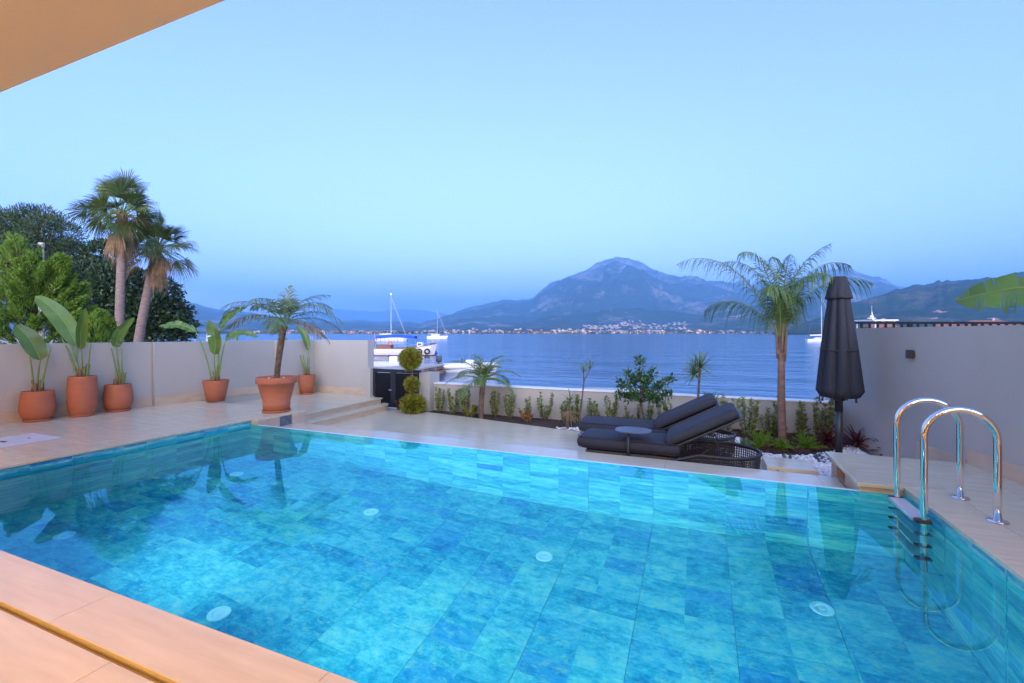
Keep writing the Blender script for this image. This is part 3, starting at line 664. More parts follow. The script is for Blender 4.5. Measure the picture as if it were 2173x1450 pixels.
# ------------------------------------------------------------------ pool ladder
lad = thing('pool_ladder', 'stainless steel pool ladder with two arched handrails', 'ladder', (1.85,4.76,0))
for yy in (5.03, 4.50):
    rr = 0.215
    pts = [(1.605,yy,-1.05)] + [(1.605,yy,z) for z in (-0.5,0,0.3,0.58)] + arc((1.605+rr,yy,0.60), rr, math.pi, 0, 19) + [(1.605+2*rr,yy,0.58),(1.605+2*rr,yy,0.3),(1.605+2*rr,yy,0.004)]
    MB().tube(pts, 0.0245, 16).build('handrail', 'chrome', lad, smooth=True)
    MB().lathe([(0.0,0.0008),(0.062,0.0008),(0.064,0.005),(0.058,0.011),(0.030,0.013),(0.0,0.013)], (1.605+2*rr,yy,0), 24).build('base_flange', 'chrome', lad, smooth=True)
    MB().tube([(1.605,yy,-1.0),(1.63,yy,-1.06),(1.718,yy,-1.07)], 0.014, 10).build('wall_stay', 'chrome', lad, smooth=True)
for k, z in enumerate((-0.06,-0.31,-0.56,-0.81)):
    tr = MB(); rbox(tr, (1.535,4.52,z-0.02), (1.652,5.01,z+0.012), 0.008, 4); tr = tr.build('tread', 'steel_tread', lad)
    for yy in (4.50, 5.03):
        e = MB(); rbox(e, (1.545,yy-0.03,z-0.022), (1.65,yy+0.03,z+0.014), 0.01, 4); e.build('end_cap', 'black_plastic', tr)

# ------------------------------------------------------------------ parasol
pb = at(1780, 962, 6.5); ux, uy = pb.x, pb.y; UZ = -0.44
um = thing('parasol', 'closed dark grey parasol on a black pole', 'parasol', (ux,uy,UZ))
MB().tube([(ux,uy,UZ+0.05),(ux,uy,0.30)], 0.046, 20).build('lower_pole', 'charcoal_metal', um, smooth=True)
MB().tube([(ux,uy,0.28),(ux,uy,2.16)], 0.050, 20).build('upper_pole', 'charcoal_metal', um, smooth=True)
MB().bbox((ux-0.32,uy-0.32,UZ+0.002), (ux+0.32,uy+0.32,UZ+0.06), 0.01).build('base_plate', 'charcoal_metal', um)
def pleated(prof, amp, nf=8, n=96, ph=0.0, wob=0.0):
    a = np.arange(n)/n*2*math.pi; V = []
    for k, (r, z) in enumerate(prof):
        f = np.abs(np.cos(nf/2*a + ph)); f = f**0.7
        rr_ = r * (1 - amp[k] + amp[k]*f) * (1 + wob*np.sin(a*3+1.7*k*0.12)); V.append(np.stack([ux+rr_*np.cos(a), uy+rr_*np.sin(a), np.full(n, z) + (0.018*f if k == len(prof)-3 else 0)], 1))
    m = len(prof); q = [(i*n+j, i*n+(j+1)%n, (i+1)*n+(j+1)%n, (i+1)*n+j) for i in range(m-1) for j in range(n)]
    return MB().add(np.concatenate(V), [q])
zt = lambda py: 1.4 + (707-py)/F*6.5
prof = [(r_*0.80, z_) for r_, z_ in [(0.125,zt(600)),(0.165,zt(630)),(0.205,zt(665)),(0.25,zt(705)),(0.295,zt(750)),(0.335,zt(795)),(0.362,zt(825)),(0.366,zt(832)),(0.30,zt(842)),(0.10,zt(846))]]
cn = pleated(prof, [0.08,0.24,0.30,0.31,0.30,0.27,0.23,0.22,0.1,0.0], wob=0.045).build('canopy', 'canopy_cloth', um, smooth=True)
prof2 = [(0.04,zt(589)),(0.100,zt(591)),(0.118,zt(602)),(0.143,zt(618)),(0.166,zt(634)),(0.162,zt(635)),(0.12,zt(626))]
pleated(prof2, [0,0.02,0.05,0.10,0.13,0.13,0.05], ph=0.15).build('vent_flap', 'canopy_cloth', cn, smooth=True)
MB().lathe([(0.0,0.0),(0.085,0.0),(0.098,0.012),(0.085,0.03),(0.0,0.036)], (ux,uy,zt(592)), 24).build('top_cap', 'black_plastic', um, smooth=True)
for i in range(8):
    a = i*math.pi/4 + 0.2; r0 = 0.21
    p0 = Vector((ux+r0*math.cos(a), uy+r0*math.sin(a), zt(838))); p1 = p0 + Vector((0,0,-0.05-0.04*(i%3)))
    MB().beam(p0, p1, 0.03, 0.022, (1,0,0)).build('rib_end', 'black_plastic', um)
MB().tube([(ux-0.25,uy-0.1,zt(838)),(ux-0.26,uy-0.11,zt(852)),(ux-0.24,uy-0.11,zt(856)),(ux-0.235,uy-0.1,zt(848))], 0.009, 6).build('tie_strap', 'canopy_cloth', um)
st_ = [(ux+0.222*(1+0.03*math.sin(a_*8))*math.cos(a_), uy+0.222*(1+0.03*math.sin(a_*8))*math.sin(a_), zt(742)+0.01*math.sin(a_)) for a_ in np.linspace(0, 2*math.pi, 49)]
tb_ = MB(); tb_.tube(st_, 0.010, 6); tb_.build('tie_band', 'canopy_cloth', cn)
MB().tube([(ux,uy,zt(850)),(ux,uy,zt(846))], 0.075, 18).build('runner_hub', 'black_plastic', um)

# ------------------------------------------------------------------ sun loungers and side table
def make_lounger():
    L = thing('sun_lounger', 'x', 'sun lounger', (0,0,0), 'sun loungers on the lower terrace')
    s = MB(); rbox(s, (0.0,-0.36,0.235), (1.36,0.36,0.390), 0.076, 14, lambda Q: Q + np.stack([0*Q[...,0], 0*Q[...,0]+Q[...,1]*-0.06*np.clip(1-Q[...,0]/0.5,0,1)**2, 0.012*np.cos(Q[...,1]*4)*(Q[...,2]>0.33)], -1))
    s.build('seat_cushion', 'cushion', L, smooth=True)
    ang = R(28); hx, hz = 1.20, 0.36
    def rot(Q):
        x = Q[...,0]; z = Q[...,2]; return np.stack([hx + x*math.cos(ang) - z*math.sin(ang), Q[...,1]*(1 - 0.05*np.clip((x-0.5)/0.5,0,1)**2), hz + x*math.sin(ang) + z*math.cos(ang)], -1)
    s = MB(); rbox(s, (0.0,-0.355,-0.02), (0.95,0.355,0.110), 0.064, 14, rot); s.build('back_cushion', 'cushion', L, smooth=True)
    for zz, fn_ in ((0.39, None), (0.25, None)):
        lp = [(0.04+0.0*0,-0.30,zz)] + [(x_,-0.345,zz) for x_ in np.linspace(0.12,1.30,12)] + [(1.345,y_,zz) for y_ in np.linspace(-0.3,0.3,6)] + [(x_,0.345,zz) for x_ in np.linspace(1.30,0.12,12)] + [(0.04,0.30,zz)] + [(0.012,y_,zz) for y_ in np.linspace(0.26,-0.26,6)] + [(0.04,-0.30,zz)]
        MB().tube(lp, 0.0055, 5).build('piping', 'cushion', [c_ for c_ in L.children if c_.name.startswith('seat_cushion')][0], smooth=True)
    s = MB(); rbox(s, (0.02,-0.33,-0.062), (0.97,0.33,-0.024), 0.018, 5, rot); s.build('back_panel', 'charcoal_metal', L)
    s = MB(); rbox(s, (0.12,-0.33,0.035), (1.30,0.33,0.225), 0.03, 5); s.build('base', 'weave', L)
    for sy in (-1, 1):
        a = rot(np.array([0.55, sy*0.22, -0.063])); MB().tube([tuple(a), (1.95,sy*0.24,0.10)], 0.008, 8).build('back_stay', 'charcoal_metal', L)
        MB().tube([(1.42,sy*0.24,0.13),(1.72,sy*0.24,0.36)], 0.007, 8).build('back_stay', 'charcoal_metal', L)
    # woven tub round the head end
    path = [(x,-0.40) for x in np.linspace(1.12,1.88,16)] + [(1.88+0.40*math.sin(a), -0.40*math.cos(a)) for a in np.linspace(0.1,math.pi-0.1,28)] + [(x,0.40) for x in np.linspace(1.88,1.12,16)]
    P = np.array(path); seg = np.linalg.norm(np.diff(P, axis=0), axis=1); cum = np.concatenate([[0], np.cumsum(seg)]); tot = cum[-1]
    def on(s_): return np.array([np.interp(s_, cum, P[:,0]), np.interp(s_, cum, P[:,1])])
    def top(s_): e = min(s_, tot-s_); return 0.13 + 0.17*min(1, e/0.45)**0.8
    w_ = MB(); n = int(tot/0.030)
    for i in range(n+1):
        s_ = tot*i/n; p = on(s_); q = on(min(tot, s_+0.001)) - on(max(0, s_-0.001)); q /= np.linalg.norm(q)
        nr_ = np.array([q[1], -q[0]]); zt_ = top(s_); ww = 0.008
        a = p - q*ww; b = p + q*ww
        w_.add([(a[0]-nr_[0]*.004,a[1]-nr_[1]*.004,0.03),(b[0]-nr_[0]*.004,b[1]-nr_[1]*.004,0.03),(b[0]+nr_[0]*0.02,b[1]+nr_[1]*0.02,zt_),(a[0]+nr_[0]*0.02,a[1]+nr_[1]*0.02,zt_)], [[(0,1,2,3)]])
    for zf in np.linspace(0.0, 0.92, 9):
        ring = []
        for s_ in np.linspace(0, tot, 70):
            p = on(s_); q = on(min(tot, s_+0.001)) - on(max(0, s_-0.001)); q /= np.linalg.norm(q); nr_ = np.array([q[1], -q[0]]); k = zf
            ring.append((p[0]+nr_[0]*(0.024*k-0.004), p[1]+nr_[1]*(0.024*k-0.004), 0.03 + (top(s_)-0.03)*zf))
        w_.tube(ring, 0.0062, 5)
    w_.build('woven_tub', 'weave', L)
    rim = []
    for s_ in np.linspace(0, tot, 80):
        p = on(s_); q = on(min(tot, s_+0.001)) - on(max(0, s_-0.001)); q /= np.linalg.norm(q); rim.append((p[0]+q[1]*0.02, p[1]-q[0]*0.02, top(s_)))
    MB().tube(rim, 0.019, 10).build('tub_rim', 'weave', L, smooth=True)
    tf_ = MB(); tf_.prism([tuple(p) for p in P[::3]], 0.004, 0.032); tf_.build('tub_floor', 'weave', L)
    for x_, y_ in ((0.2,-0.26),(0.2,0.26)): MB().tube([(x_,y_,0.001),(x_,y_,0.05)], 0.02, 10).build('foot', 'charcoal_metal', L)
    return L
l1 = make_lounger(); l1.location = (-1.60,6.50,-0.419); l1.rotation_euler = (0,0,R(0.5))
l1['label'] = 'dark grey sun lounger nearest the pool, backrest raised'
l2 = copy_tree(l1); l2.location = (-1.83,7.48,-0.419); l2.rotation_euler = (0,0,R(0.5))
l2['label'] = 'dark grey sun lounger farther from the pool, behind the side table'
tx = thing('side_table', 'small grey side table on a thin leg beside the near lounger', 'table', (-0.40,6.12,-0.42))
tc_ = aty(1344, 913, 6.25); lg = aty(1333, 930, 6.12)
pl = [(tc_.x + 0.235*math.copysign(abs(math.cos(a))**0.8, math.cos(a)), tc_.y + 0.20*math.copysign(abs(math.sin(a))**0.8, math.sin(a))) for a in np.linspace(0, 2*math.pi, 33)[:-1]]
MB().prism(pl, tc_.z-0.006, tc_.z+0.006).build('table_top', 'table_top', tx)
MB().tube([(lg.x,lg.y,-0.40),(lg.x,lg.y,tc_.z-0.006)], 0.019, 12).build('leg', 'charcoal_metal', tx, smooth=True)
MB().bbox((lg.x-0.15,lg.y-0.05,-0.419), (lg.x+0.15,lg.y+0.30,-0.405), 0.003).build('foot_plate', 'charcoal_metal', tx)

# ------------------------------------------------------------------ dark louvred gate
gt = thing('gate', 'dark louvred double gate between two plaster pillars', 'gate', (-6.8,9.08,-0.42))
gx0, gx1, gy, g0, g1 = -7.495, -6.125, 9.09, -0.40, 0.52
mid = gx0 + 0.60
for a, b in ((gx0, mid), (mid+0.004, gx1)):
    lf_ = MB(); st = 0.075
    lf_.box((a,gy,g0), (a+st,gy+0.05,g1)); lf_.box((b-st,gy,g0), (b,gy+0.05,g1)); lf_.box((a+st,gy+0.001,g1-0.08), (b-st,gy+0.049,g1-0.001)); lf_.box((a+st,gy+0.001,g0), (b-st,gy+0.049,g0+0.07))
    fr = lf_.build('gate_leaf_frame', 'gate_metal', gt); z = g0+0.075
    while z < g1-0.10:
        MB().beam((a+st+0.0005,gy+0.025,z+0.022), (b-st-0.0005,gy+0.025,z+0.022), 0.006, 0.058, (0,-0.55,0.83)).build('louvre_slat', 'gate_metal', fr)
        z += 0.047
MB().tube([(mid-0.035,gy-0.002,0.02),(mid-0.035,gy-0.03,0.02),(mid-0.10,gy-0.035,0.02)], 0.008, 8).build('handle', 'aluminium', gt)

# ------------------------------------------------------------------ plants: builders
def banana_leaf(mb, B, C, T, w, face, tears=0, seg=18, fold=0.25, seed=0, wave=0.012):
    rs = random.Random(seed); mid = bez((B, C, T), seg+1); tan = unit(np.gradient(mid, axis=0)); face = np.array(face, float)
    sd = unit(np.cross(tan, face)); nm = unit(np.cross(sd, tan)); s = np.linspace(0, 1, seg+1)
    wd = w * (np.clip(s,0,1)**0.42) * (np.clip(1-s,0,1)**0.55) * 1.62
    f_at = lambda a, arr: np.stack([np.interp(a, s, arr[:,k]) for k in range(3)], -1)
    for side in (-1, 1):
        cuts = sorted([0.0] + [rs.uniform(0.06,0.97) for _ in range(tears)] + [1.0]); ph = rs.uniform(0, 6)
        for c0, c1 in zip(cuts[:-1], cuts[1:]):
            if c1 - c0 < 0.01: continue
            m = max(2, int((c1-c0)*seg)+1); u = np.linspace(c0, c1, m); gap = 0.0 if tears == 0 else min(0.25, 0.012/(c1-c0) + rs.uniform(0,0.12))
            hang = 0 if tears == 0 else rs.uniform(0, 0.5); rows = []
            for col in (0.0, 0.35, 0.7, 1.0):
                uc = (c0+c1)/2; uu = uc + (u-uc)*(1-gap*col); ww = np.interp(uu, s, wd) * col
                slip = (0.10*w*col*np.sin(u*math.pi))[:, None] * f_at(uu, tan)
                p = f_at(uu, mid) + side*f_at(uu, sd)*ww[:,None] + f_at(uu, nm)*(fold*ww - wave*col*np.sin(uu*14+ph))[:,None] + slip*0.5
                p[:,2] -= hang*ww*col*0.8
                rows.append(p)
            q = [(a*m+i, a*m+i+1, (a+1)*m+i+1, (a+1)*m+i) for a in range(3) for i in range(m-1)]
            mb.add(np.concatenate(rows), [q], 0, rs.random())
    return mid
def frond(mb, base, az, el0, length, droop, nl, ll, lw, lang=55, ldroop=0.5, mi=0, s0=0.14, seed=0, twist=0.0, rr=0.012, vee=0.35, bend=1.25):
    rs = np.random.RandomState(seed); n = 16; s = np.linspace(0, 1, n)
    el = el0 - droop*s**bend; az_ = az + twist*s; st = length/(n-1)
    d = np.stack([np.cos(el)*np.cos(az_), np.cos(el)*np.sin(az_), np.sin(el)], 1); P = np.array(base, float) + np.concatenate([np.zeros((1,3)), np.cumsum(d[:-1]*st, 0)])
    mb.tube(P, rr*(1-0.85*s)+0.002, 5, mi=1)
    u = np.repeat(np.linspace(s0, 0.995, nl), 2); sg = np.tile([-1,1], nl); u = np.clip(u + rs.uniform(-0.008,0.008,len(u)), 0, 1)
    ip = lambda A: np.stack([np.interp(u, s, A[:,k]) for k in range(3)], 1)
    p = ip(P); t = unit(ip(d)); side = unit(np.cross(t, (0,0,1))); up = np.cross(side, t)
    a = np.radians(lang*(1-0.5*u) + rs.uniform(-9,9,len(u))); v = vee*(1-u*0.5) + rs.uniform(-0.15,0.15,len(u))
    dr = unit(t*np.cos(a)[:,None] + (side*sg[:,None]*np.cos(v)[:,None] + up*np.sin(v)[:,None])*np.sin(a)[:,None])
    L_ = ll*np.sin(np.clip(u*0.9+0.12,0,1)*math.pi)**0.6*(1-0.35*u)*rs.uniform(0.85,1.1,len(u))
    wv = unit(np.cross(dr, up))*lw/2
    g = np.array((0,0,-1.0)); dd = ldroop*rs.uniform(0.6,1.4,len(u))
    p1 = p + dr*(L_*0.4)[:,None] + g*(L_*0.10*dd)[:,None]; p2 = p + dr*(L_*0.72)[:,None] + g*(L_*0.34*dd)[:,None]; p3 = p + dr*(L_*0.95)[:,None] + g*(L_*0.72*dd)[:,None]
    tn = np.repeat(rs.rand(len(u)), 1)
    mb.quads(np.stack([p-wv*.5, p+wv*.5, p1+wv, p1-wv], 1), mi, tn); mb.quads(np.stack([p1-wv, p1+wv, p2+wv*.8, p2-wv*.8], 1), mi, tn); mb.quads(np.stack([p2-wv*.8, p2+wv*.8, p3+wv*.12, p3-wv*.12], 1), mi, tn)
    return P
def trunk_rings(mb, pts, r0, r1, n=12, bulge=0.10, rings=22, rag=0.0):
    P = bez(pts, rings*2+1); k = np.arange(len(P)); r = r0 + (r1-r0)*np.linspace(0,1,len(P)); r = r*(1 + bulge*((k % 2)*2-1)*0.5)
    mb.tube(P, r, n); return P
def boots(mb, P, r0, r1, n, length, rs, z0=0.0):           # diamond leaf-base stubs spiralling up a trunk
    for i in range(n):
        f = z0 + (1-z0)*(i+0.5)/n; a = i*2.39996; j = f*(len(P)-1); c = P[int(j)] + (P[min(len(P)-1,int(j)+1)]-P[int(j)])*(j-int(j)); r = r0+(r1-r0)*f
        d = np.array([math.cos(a), math.sin(a), 0]); s_ = np.array([-math.sin(a), math.cos(a), 0]); hw_ = length*0.55; z = np.array([0,0,1.0])
        b = c + d*(r*0.92); V = [b - z*length*0.55, b - s_*hw_, b + s_*hw_, b + d*length*0.42 + z*length*0.5 - s_*hw_*0.35, b + d*length*0.42 + z*length*0.5 + s_*hw_*0.35]
        mb.add(V, [[(0,2,1)], [(1,2,4,3)], [(0,3,4)], [(0,1,3)], [(0,4,2)]])
def pot(root, c, prof, saucer=None):
    p_ = MB().lathe(prof, c, 40).build('pot', 'terracotta', root, smooth=True)
    rim = prof[-1]; zi = rim[1] if len(rim) > 1 else 0
    if saucer: MB().lathe([(0,0.001),(saucer*0.93,0.001),(saucer,0.012),(saucer,0.034),(saucer*0.95,0.034),(saucer*0.93,0.016),(0,0.016)], c, 40).build('saucer', 'terracotta', root, smooth=True)
    return p_
def pot_prof(kind, rb, rm, rt, h, z=0.017):
    if kind == 'round': a = [(0,z),(rb*0.9,z),(rb,z+0.02),(rb+(rm-rb)*0.55,z+h*0.14),(rm,z+h*0.36),(rm*0.995,z+h*0.5),(rt+(rm-rt)*0.45,z+h*0.78),(rt,z+h*0.96),(rt,z+h)]
    elif kind == 'tall': a = [(0,z),(rb*0.9,z),(rb,z+0.02),(rm*0.93,z+h*0.14),(rm,z+h*0.34),(rm,z+h*0.55),(rt,z+h*0.97),(rt,z+h)]
    elif kind == 'cone': a = [(0,z),(rb,z),(rb+(rt-rb)*0.5,z+h*0.5),(rt,z+h*0.985),(rt,z+h)]
    elif kind == 'rim': a = [(0,z),(rb,z),(rb*1.02,z+h*0.17),(rb*1.05,z+h*0.20),(rb*1.05,z+h*0.225),(rb*1.02,z+h*0.24),(rt*0.90,z+h*0.80),(rt*0.98,z+h*0.82),(rt,z+h*0.85),(rt,z+h*0.94),(rt*0.985,z+h)]
    t_ = a[-1]; return a + [(t_[0]-0.022,t_[1]+0.002),(t_[0]-0.028,t_[1]-0.05),(0,t_[1]-0.05)]
CAMP = np.array(cam.location)
def strelitzia(label, px, py, z, kind, dims, leaves, stubs, saucer=None, seed=0, back=None):
    c = gz(px, py, z); r = dims[2]; hd = Vector((c.x, c.y, 0)).normalized(); c = c + hd*(saucer or dims[0]); t0 = c.x*fx + c.y*fy
    root = thing('potted_plant', label, 'potted plant', (c.x,c.y,z), 'bird of paradise plants in terracotta pots along the wall')
    pr = pot_prof(kind, *dims); pot(root, (c.x,c.y,z), pr, saucer); zs_ = z + pr[-1][1]
    MB().lathe([(0,0),(dims[2]-0.03,0),(dims[2]*0.5,0.012),(0,0.015)], (c.x,c.y,zs_+0.001), 20).build('soil', 'soil', root)
    rs = random.Random(seed); soil = np.array((c.x,c.y,zs_)); ctr = np.array((c.x,c.y))
    def pt(q, dt=0.0): p = at(q[0], q[1], t0+dt); return np.array(p)
    for i, lv in enumerate(leaves):
        dt = rs.uniform(-0.10,0.10); st = pt(lv['stem'][0]); st[2] = zs_ - 0.01; st[:2] = ctr + np.clip(st[:2]-ctr, -0.07, 0.07)
        B = pt(lv['B'], dt*0.6); ctrl = [st] + [pt(q, dt*0.4) for q in lv['stem'][1:]] + [B]
        C_ = pt(lv['C'], dt*1.2); T_ = pt(lv['T'], dt*1.6 + lv.get('dt', 0))
        pe = MB(); pe.tube(bez(ctrl, 12), np.linspace(0.018,0.009,12), 8); pe = pe.build('petiole', 'banana_rib', root, smooth=True)
        mb = MB(); toc = CAMP - B; toc /= np.linalg.norm(toc); fc = toc + np.array((rs.uniform(-.3,.3), rs.uniform(-.3,.3), lv.get('fz', 0.3)))
        md = banana_leaf(mb, B, C_, T_, lv['w']*0.86, fc, lv.get('tears',0), seed=seed*10+i, fold=lv.get('fold',0.28))
        lf_ = mb.build('leaf', 'banana_leaf', root, smooth=True)
        MB().tube(md, np.linspace(0.009,0.002,len(md)), 6).build('midrib', 'banana_rib', lf_, smooth=True)
    for q0, q1 in stubs:
        a = pt(q0); a[2] = zs_-0.01; a[:2] = ctr + np.clip(a[:2]-ctr, -0.07, 0.07); b = pt(q1, rs.uniform(-.08,.08)); m_ = (a+b)/2 + np.array((0,0,0.03)) + (a-b)*np.array((.12,.12,0))
        MB().tube(bez((a, m_, b), 8), np.linspace(0.019,0.008,8), 7).build('petiole', 'banana_rib', root, smooth=True)
    for k in range(6):
        a = k*1.1 + seed; p = soil + np.array((0.045*math.cos(a), 0.045*math.sin(a), 0)); MB().tube([p, p + np.array((0.012*math.cos(a),0.012*math.sin(a),rs.uniform(0.10,0.26)))], [0.03,0.016], 7).build('leaf_sheath', 'dry_sheath', root, smooth=True)
    return root
strelitzia('round terracotta pot with one broad upright leaf, leftmost of the row', 80, 896, 0, 'round', (0.155,0.215,0.19,0.46), [dict(stem=[(78,830),(80,790)], B=(86,765), C=(72,722), T=(32,690), w=0.185, fz=0.1)],
    [((72,830),(64,758)),((86,830),(109,734)),((74,830),(68,798)),((84,830),(92,796))], 0.175, 1)
strelitzia('tall cylindrical terracotta pot with the largest green leaf', 175, 885.5, 0, 'tall', (0.15,0.196,0.186,0.655), [dict(stem=[(168,800),(160,765)], B=(163,735), C=(140,668), T=(74,629), w=0.20, fz=0.0),
    dict(stem=[(176,800),(174,770)], B=(172,742), C=(168,700), T=(181,654), w=0.105, fz=0.0, fold=0.7)], [((165,797),(131,717)),((184,797),(193,729)),((186,797),(191,773)),((170,797),(150,730))], 0.155, 2)
strelitzia('small round terracotta pot with a single narrow tilted leaf, third from the left', 251, 875, 0, 'round', (0.155,0.213,0.185,0.465), [dict(stem=[(256,817),(251,775)], B=(247,738), C=(244,705), T=(285,674), w=0.125, tears=2, fz=0.1)],
    [((252,817),(236,739)),((260,817),(258,738)),((262,817),(268,790)),((264,817),(262,785))], 0.18, 3)
strelitzia('plain tapered terracotta pot with four ragged arching leaves', 458, 855, 0, 'cone', (0.16,0.19,0.237,0.425), [dict(stem=[(457,810),(455,780)], B=(455,753), C=(462,705), T=(441,681), w=0.165, tears=1, fz=0.1),
    dict(stem=[(450,810),(440,755),(425,722)], B=(416,705), C=(382,680), T=(338,694), w=0.115, tears=9, fz=0.5), dict(stem=[(463,810),(464,750),(463,715)], B=(468,697), C=(476,665), T=(523,652), w=0.10, tears=12, fz=0.3, dt=-0.1),
    dict(stem=[(463,810),(468,760)], B=(478,723), C=(505,692), T=(548,716), w=0.11, tears=10, fz=0.5)], [((458,810),(461,775))], None, 4)
strelitzia('small tapered terracotta pot on the platform, farthest along the wall', 651, 838, -0.15, 'cone', (0.15,0.18,0.205,0.47), [dict(stem=[(652,795),(653,765)], B=(654,744), C=(650,705), T=(629,692), w=0.12, fz=0.1),
    dict(stem=[(648,795),(640,750),(628,728)], B=(613,724), C=(586,714), T=(577,748), w=0.115, tears=8, fz=0.5)], [((655,795),(657,755)),((650,795),(643,752))], 0.165, 5)

# feather palm in the big pot
c = gz(587, 877.5, 0); c = c + Vector((c.x,c.y,0)).normalized()*0.24; bt = c.x*fx + c.y*fy
bp_ = thing('potted_palm', 'feather palm with a slim scaly trunk in the biggest terracotta pot', 'potted palm', (c.x,c.y,0))
pr = pot_prof('rim', 0.215, 0.28, 0.335, 0.60, 0.017); pot(bp_, (c.x,c.y,0), pr, 0.235)
MB().lathe([(0,0),(0.305,0),(0.2,0.012),(0,0.02)], (c.x,c.y,pr[-1][1]+0.001), 24).build('soil', 'soil', bp_)
for k in range(5): MB().lathe([(0,0),(0.016,0.004),(0.018,0.012),(0.01,0.02),(0,0.022)], (c.x+0.2*math.cos(k*1.3+4.2),c.y+0.2*math.sin(k*1.3+4.2),pr[-1][1]+0.008), 8).build('pebble', 'pebble', bp_)
b0 = np.array((c.x,c.y,pr[-1][1])); b1 = np.array(at(592,745,bt)); b2 = np.array(at(603,692,bt))
tk = MB(); Pk = trunk_rings(tk, (b0, b1, b2), 0.043, 0.055, 14, 0.06, 20); boots(tk, Pk, 0.043, 0.057, 190, 0.034, rnd); tk.build('trunk', 'palm_bark', bp_)
cr = np.array(at(603,684,bt)); k = 0
for az, el, ln, dr, dry in ((1.57,1.45,0.62,0.35,0),(0.3,1.15,0.85,1.5,0),(0.95,1.0,0.95,1.9,0),(1.9,1.1,0.9,1.6,0),(2.6,0.95,1.0,1.9,0),(3.2,0.8,1.02,1.75,0),(3.9,0.9,0.95,1.8,0),(4.6,1.05,0.85,1.8,0),(5.3,0.95,0.9,1.8,0),(6.0,0.8,1.0,1.8,0),
    (0.0,0.55,1.0,1.55,0),(3.0,0.45,1.05,1.5,1),(0.5,0.35,0.95,1.5,0),(3.5,0.30,0.95,1.35,0),(5.0,0.35,0.8,1.4,0),(5.8,0.20,0.9,1.3,1),(2.2,0.3,0.85,1.4,0),(0.25,-0.05,0.75,1.1,1)):
    k += 1; mb = MB(); frond(mb, cr + np.array((0.03*math.cos(az),0.03*math.sin(az),0)), az + YAW, el, ln*1.15, dr*0.92, 25, 0.42, 0.017, 60, 0.65, seed=k, rr=0.007, vee=0.35)
    mb.build('frond', ['palm_leaf_dry' if dry else 'palm_leaf', 'banana_rib'], bp_)
# ------------------------------------------------------------------ garden beds
BZ = -0.41
bed = [(p.x, p.y+0.004) for p in EDGE] + [(-0.6,8.004),(-0.296,7.354),(1.364,7.254),(1.364,6.41),(2.6,6.41),(2.2,9.256),(-5.84,9.256),(-6.1,9.05),(-7.0,9.04),(-6.8,8.95)]
bd = struct(MB().prism(bed, -0.9, BZ-0.02).build('planting_bed', 'soil'))
ISL = [gz(px, py, BZ+0.03) for px, py in ((1530,921),(1556,923),(1578,930),(1593,945),(1622,959),(1652,964),(1690,965),(1733,961),(1768,955),(1800,943),(1822,930))]
isl = [(p.x, p.y) for p in ISL] + [(2.18,9.25),(-0.05,9.25)]
mo = MB(); 
mo.prism(isl, BZ-0.03, BZ+0.035); mo = stuff(mo.build('mulch_bed', 'mulch_bed'), 'dark red bark mulch spread round the queen palm', 'mulch')
eg = MB(); eg.tube([(p.x,p.y,BZ+0.02) for p in ISL], 0.028, 8); tag(eg.build('bed_edging', 'black_plastic'), 'black plastic edging curving round the mulch bed', 'edging')
def inside(x, y, poly):
    r = np.zeros(len(x), bool); n = len(poly)
    for i in range(n):
        (x0,y0),(x1,y1) = poly[i], poly[(i+1)%n]; c_ = ((y0 > y) != (y1 > y)) & (x < (x1-x0)*(y-y0)/((y1-y0) if y1 != y0 else 1e-9) + x0); r ^= c_
    return r
peb_poly = [(-2.55,8.30),(-2.1,8.22),(-0.6,8.03),(-0.27,7.38),(1.366,7.28),(1.366,6.43),(2.58,6.43),(2.14,9.2)] + [(-0.05,9.2),(-1.2,8.7)]
def scatter(poly, n, avoid=None):
    xs_ = [p[0] for p in poly]; ys_ = [p[1] for p in poly]; out = []
    x = nr.uniform(min(xs_), max(xs_), n*4); y = nr.uniform(min(ys_), max(ys_), n*4); k = inside(x, y, poly)
    if avoid is not None: k &= ~inside(x, y, avoid)
    return np.stack([x[k], y[k]], 1)[:n]
mulch_pts = scatter(isl, 2600); mb = MB(); n = len(mulch_pts)
a = nr.rand(n)*6.28; el = nr.uniform(-0.5,0.5,n); d = np.stack([np.cos(a)*np.cos(el), np.sin(a)*np.cos(el), np.sin(el)], 1)*nr.uniform(0.012,0.035,n)[:,None]; s_ = unit(np.cross(d, (0,0,1)))*nr.uniform(0.006,0.014,n)[:,None]
c3 = np.column_stack([mulch_pts, BZ+0.04+nr.rand(n)*0.02]); up_ = unit(np.cross(s_, d))*0.005
for sgn in (0, 1): mb.quads(np.stack([c3-d-s_+up_*sgn, c3-d+s_+up_*sgn, c3+d+s_+up_*sgn, c3+d-s_+up_*sgn], 1), 0, nr.rand(n))
mb.quads(np.stack([c3-d-s_, c3-d+s_, c3-d+s_+up_, c3-d-s_+up_], 1), 0, nr.rand(n)); mb.quads(np.stack([c3-d-s_, c3+d-s_, c3+d-s_+up_, c3-d-s_+up_], 1), 0, nr.rand(n))
o = mb.build('bark_chips', 'mulch'); stuff(o, 'loose dark bark chips on the mulch bed', 'mulch')
pp = scatter(peb_poly, 5200, isl); n = len(pp); mb = MB()
ico = np.array([(0,0,1),(.894,0,.447),(.276,.851,.447),(-.724,.526,.447),(-.724,-.526,.447),(.276,-.851,.447),(.724,.526,-.447),(-.276,.851,-.447),(-.894,0,-.447),(-.276,-.851,-.447),(.724,-.526,-.447),(0,0,-1)])
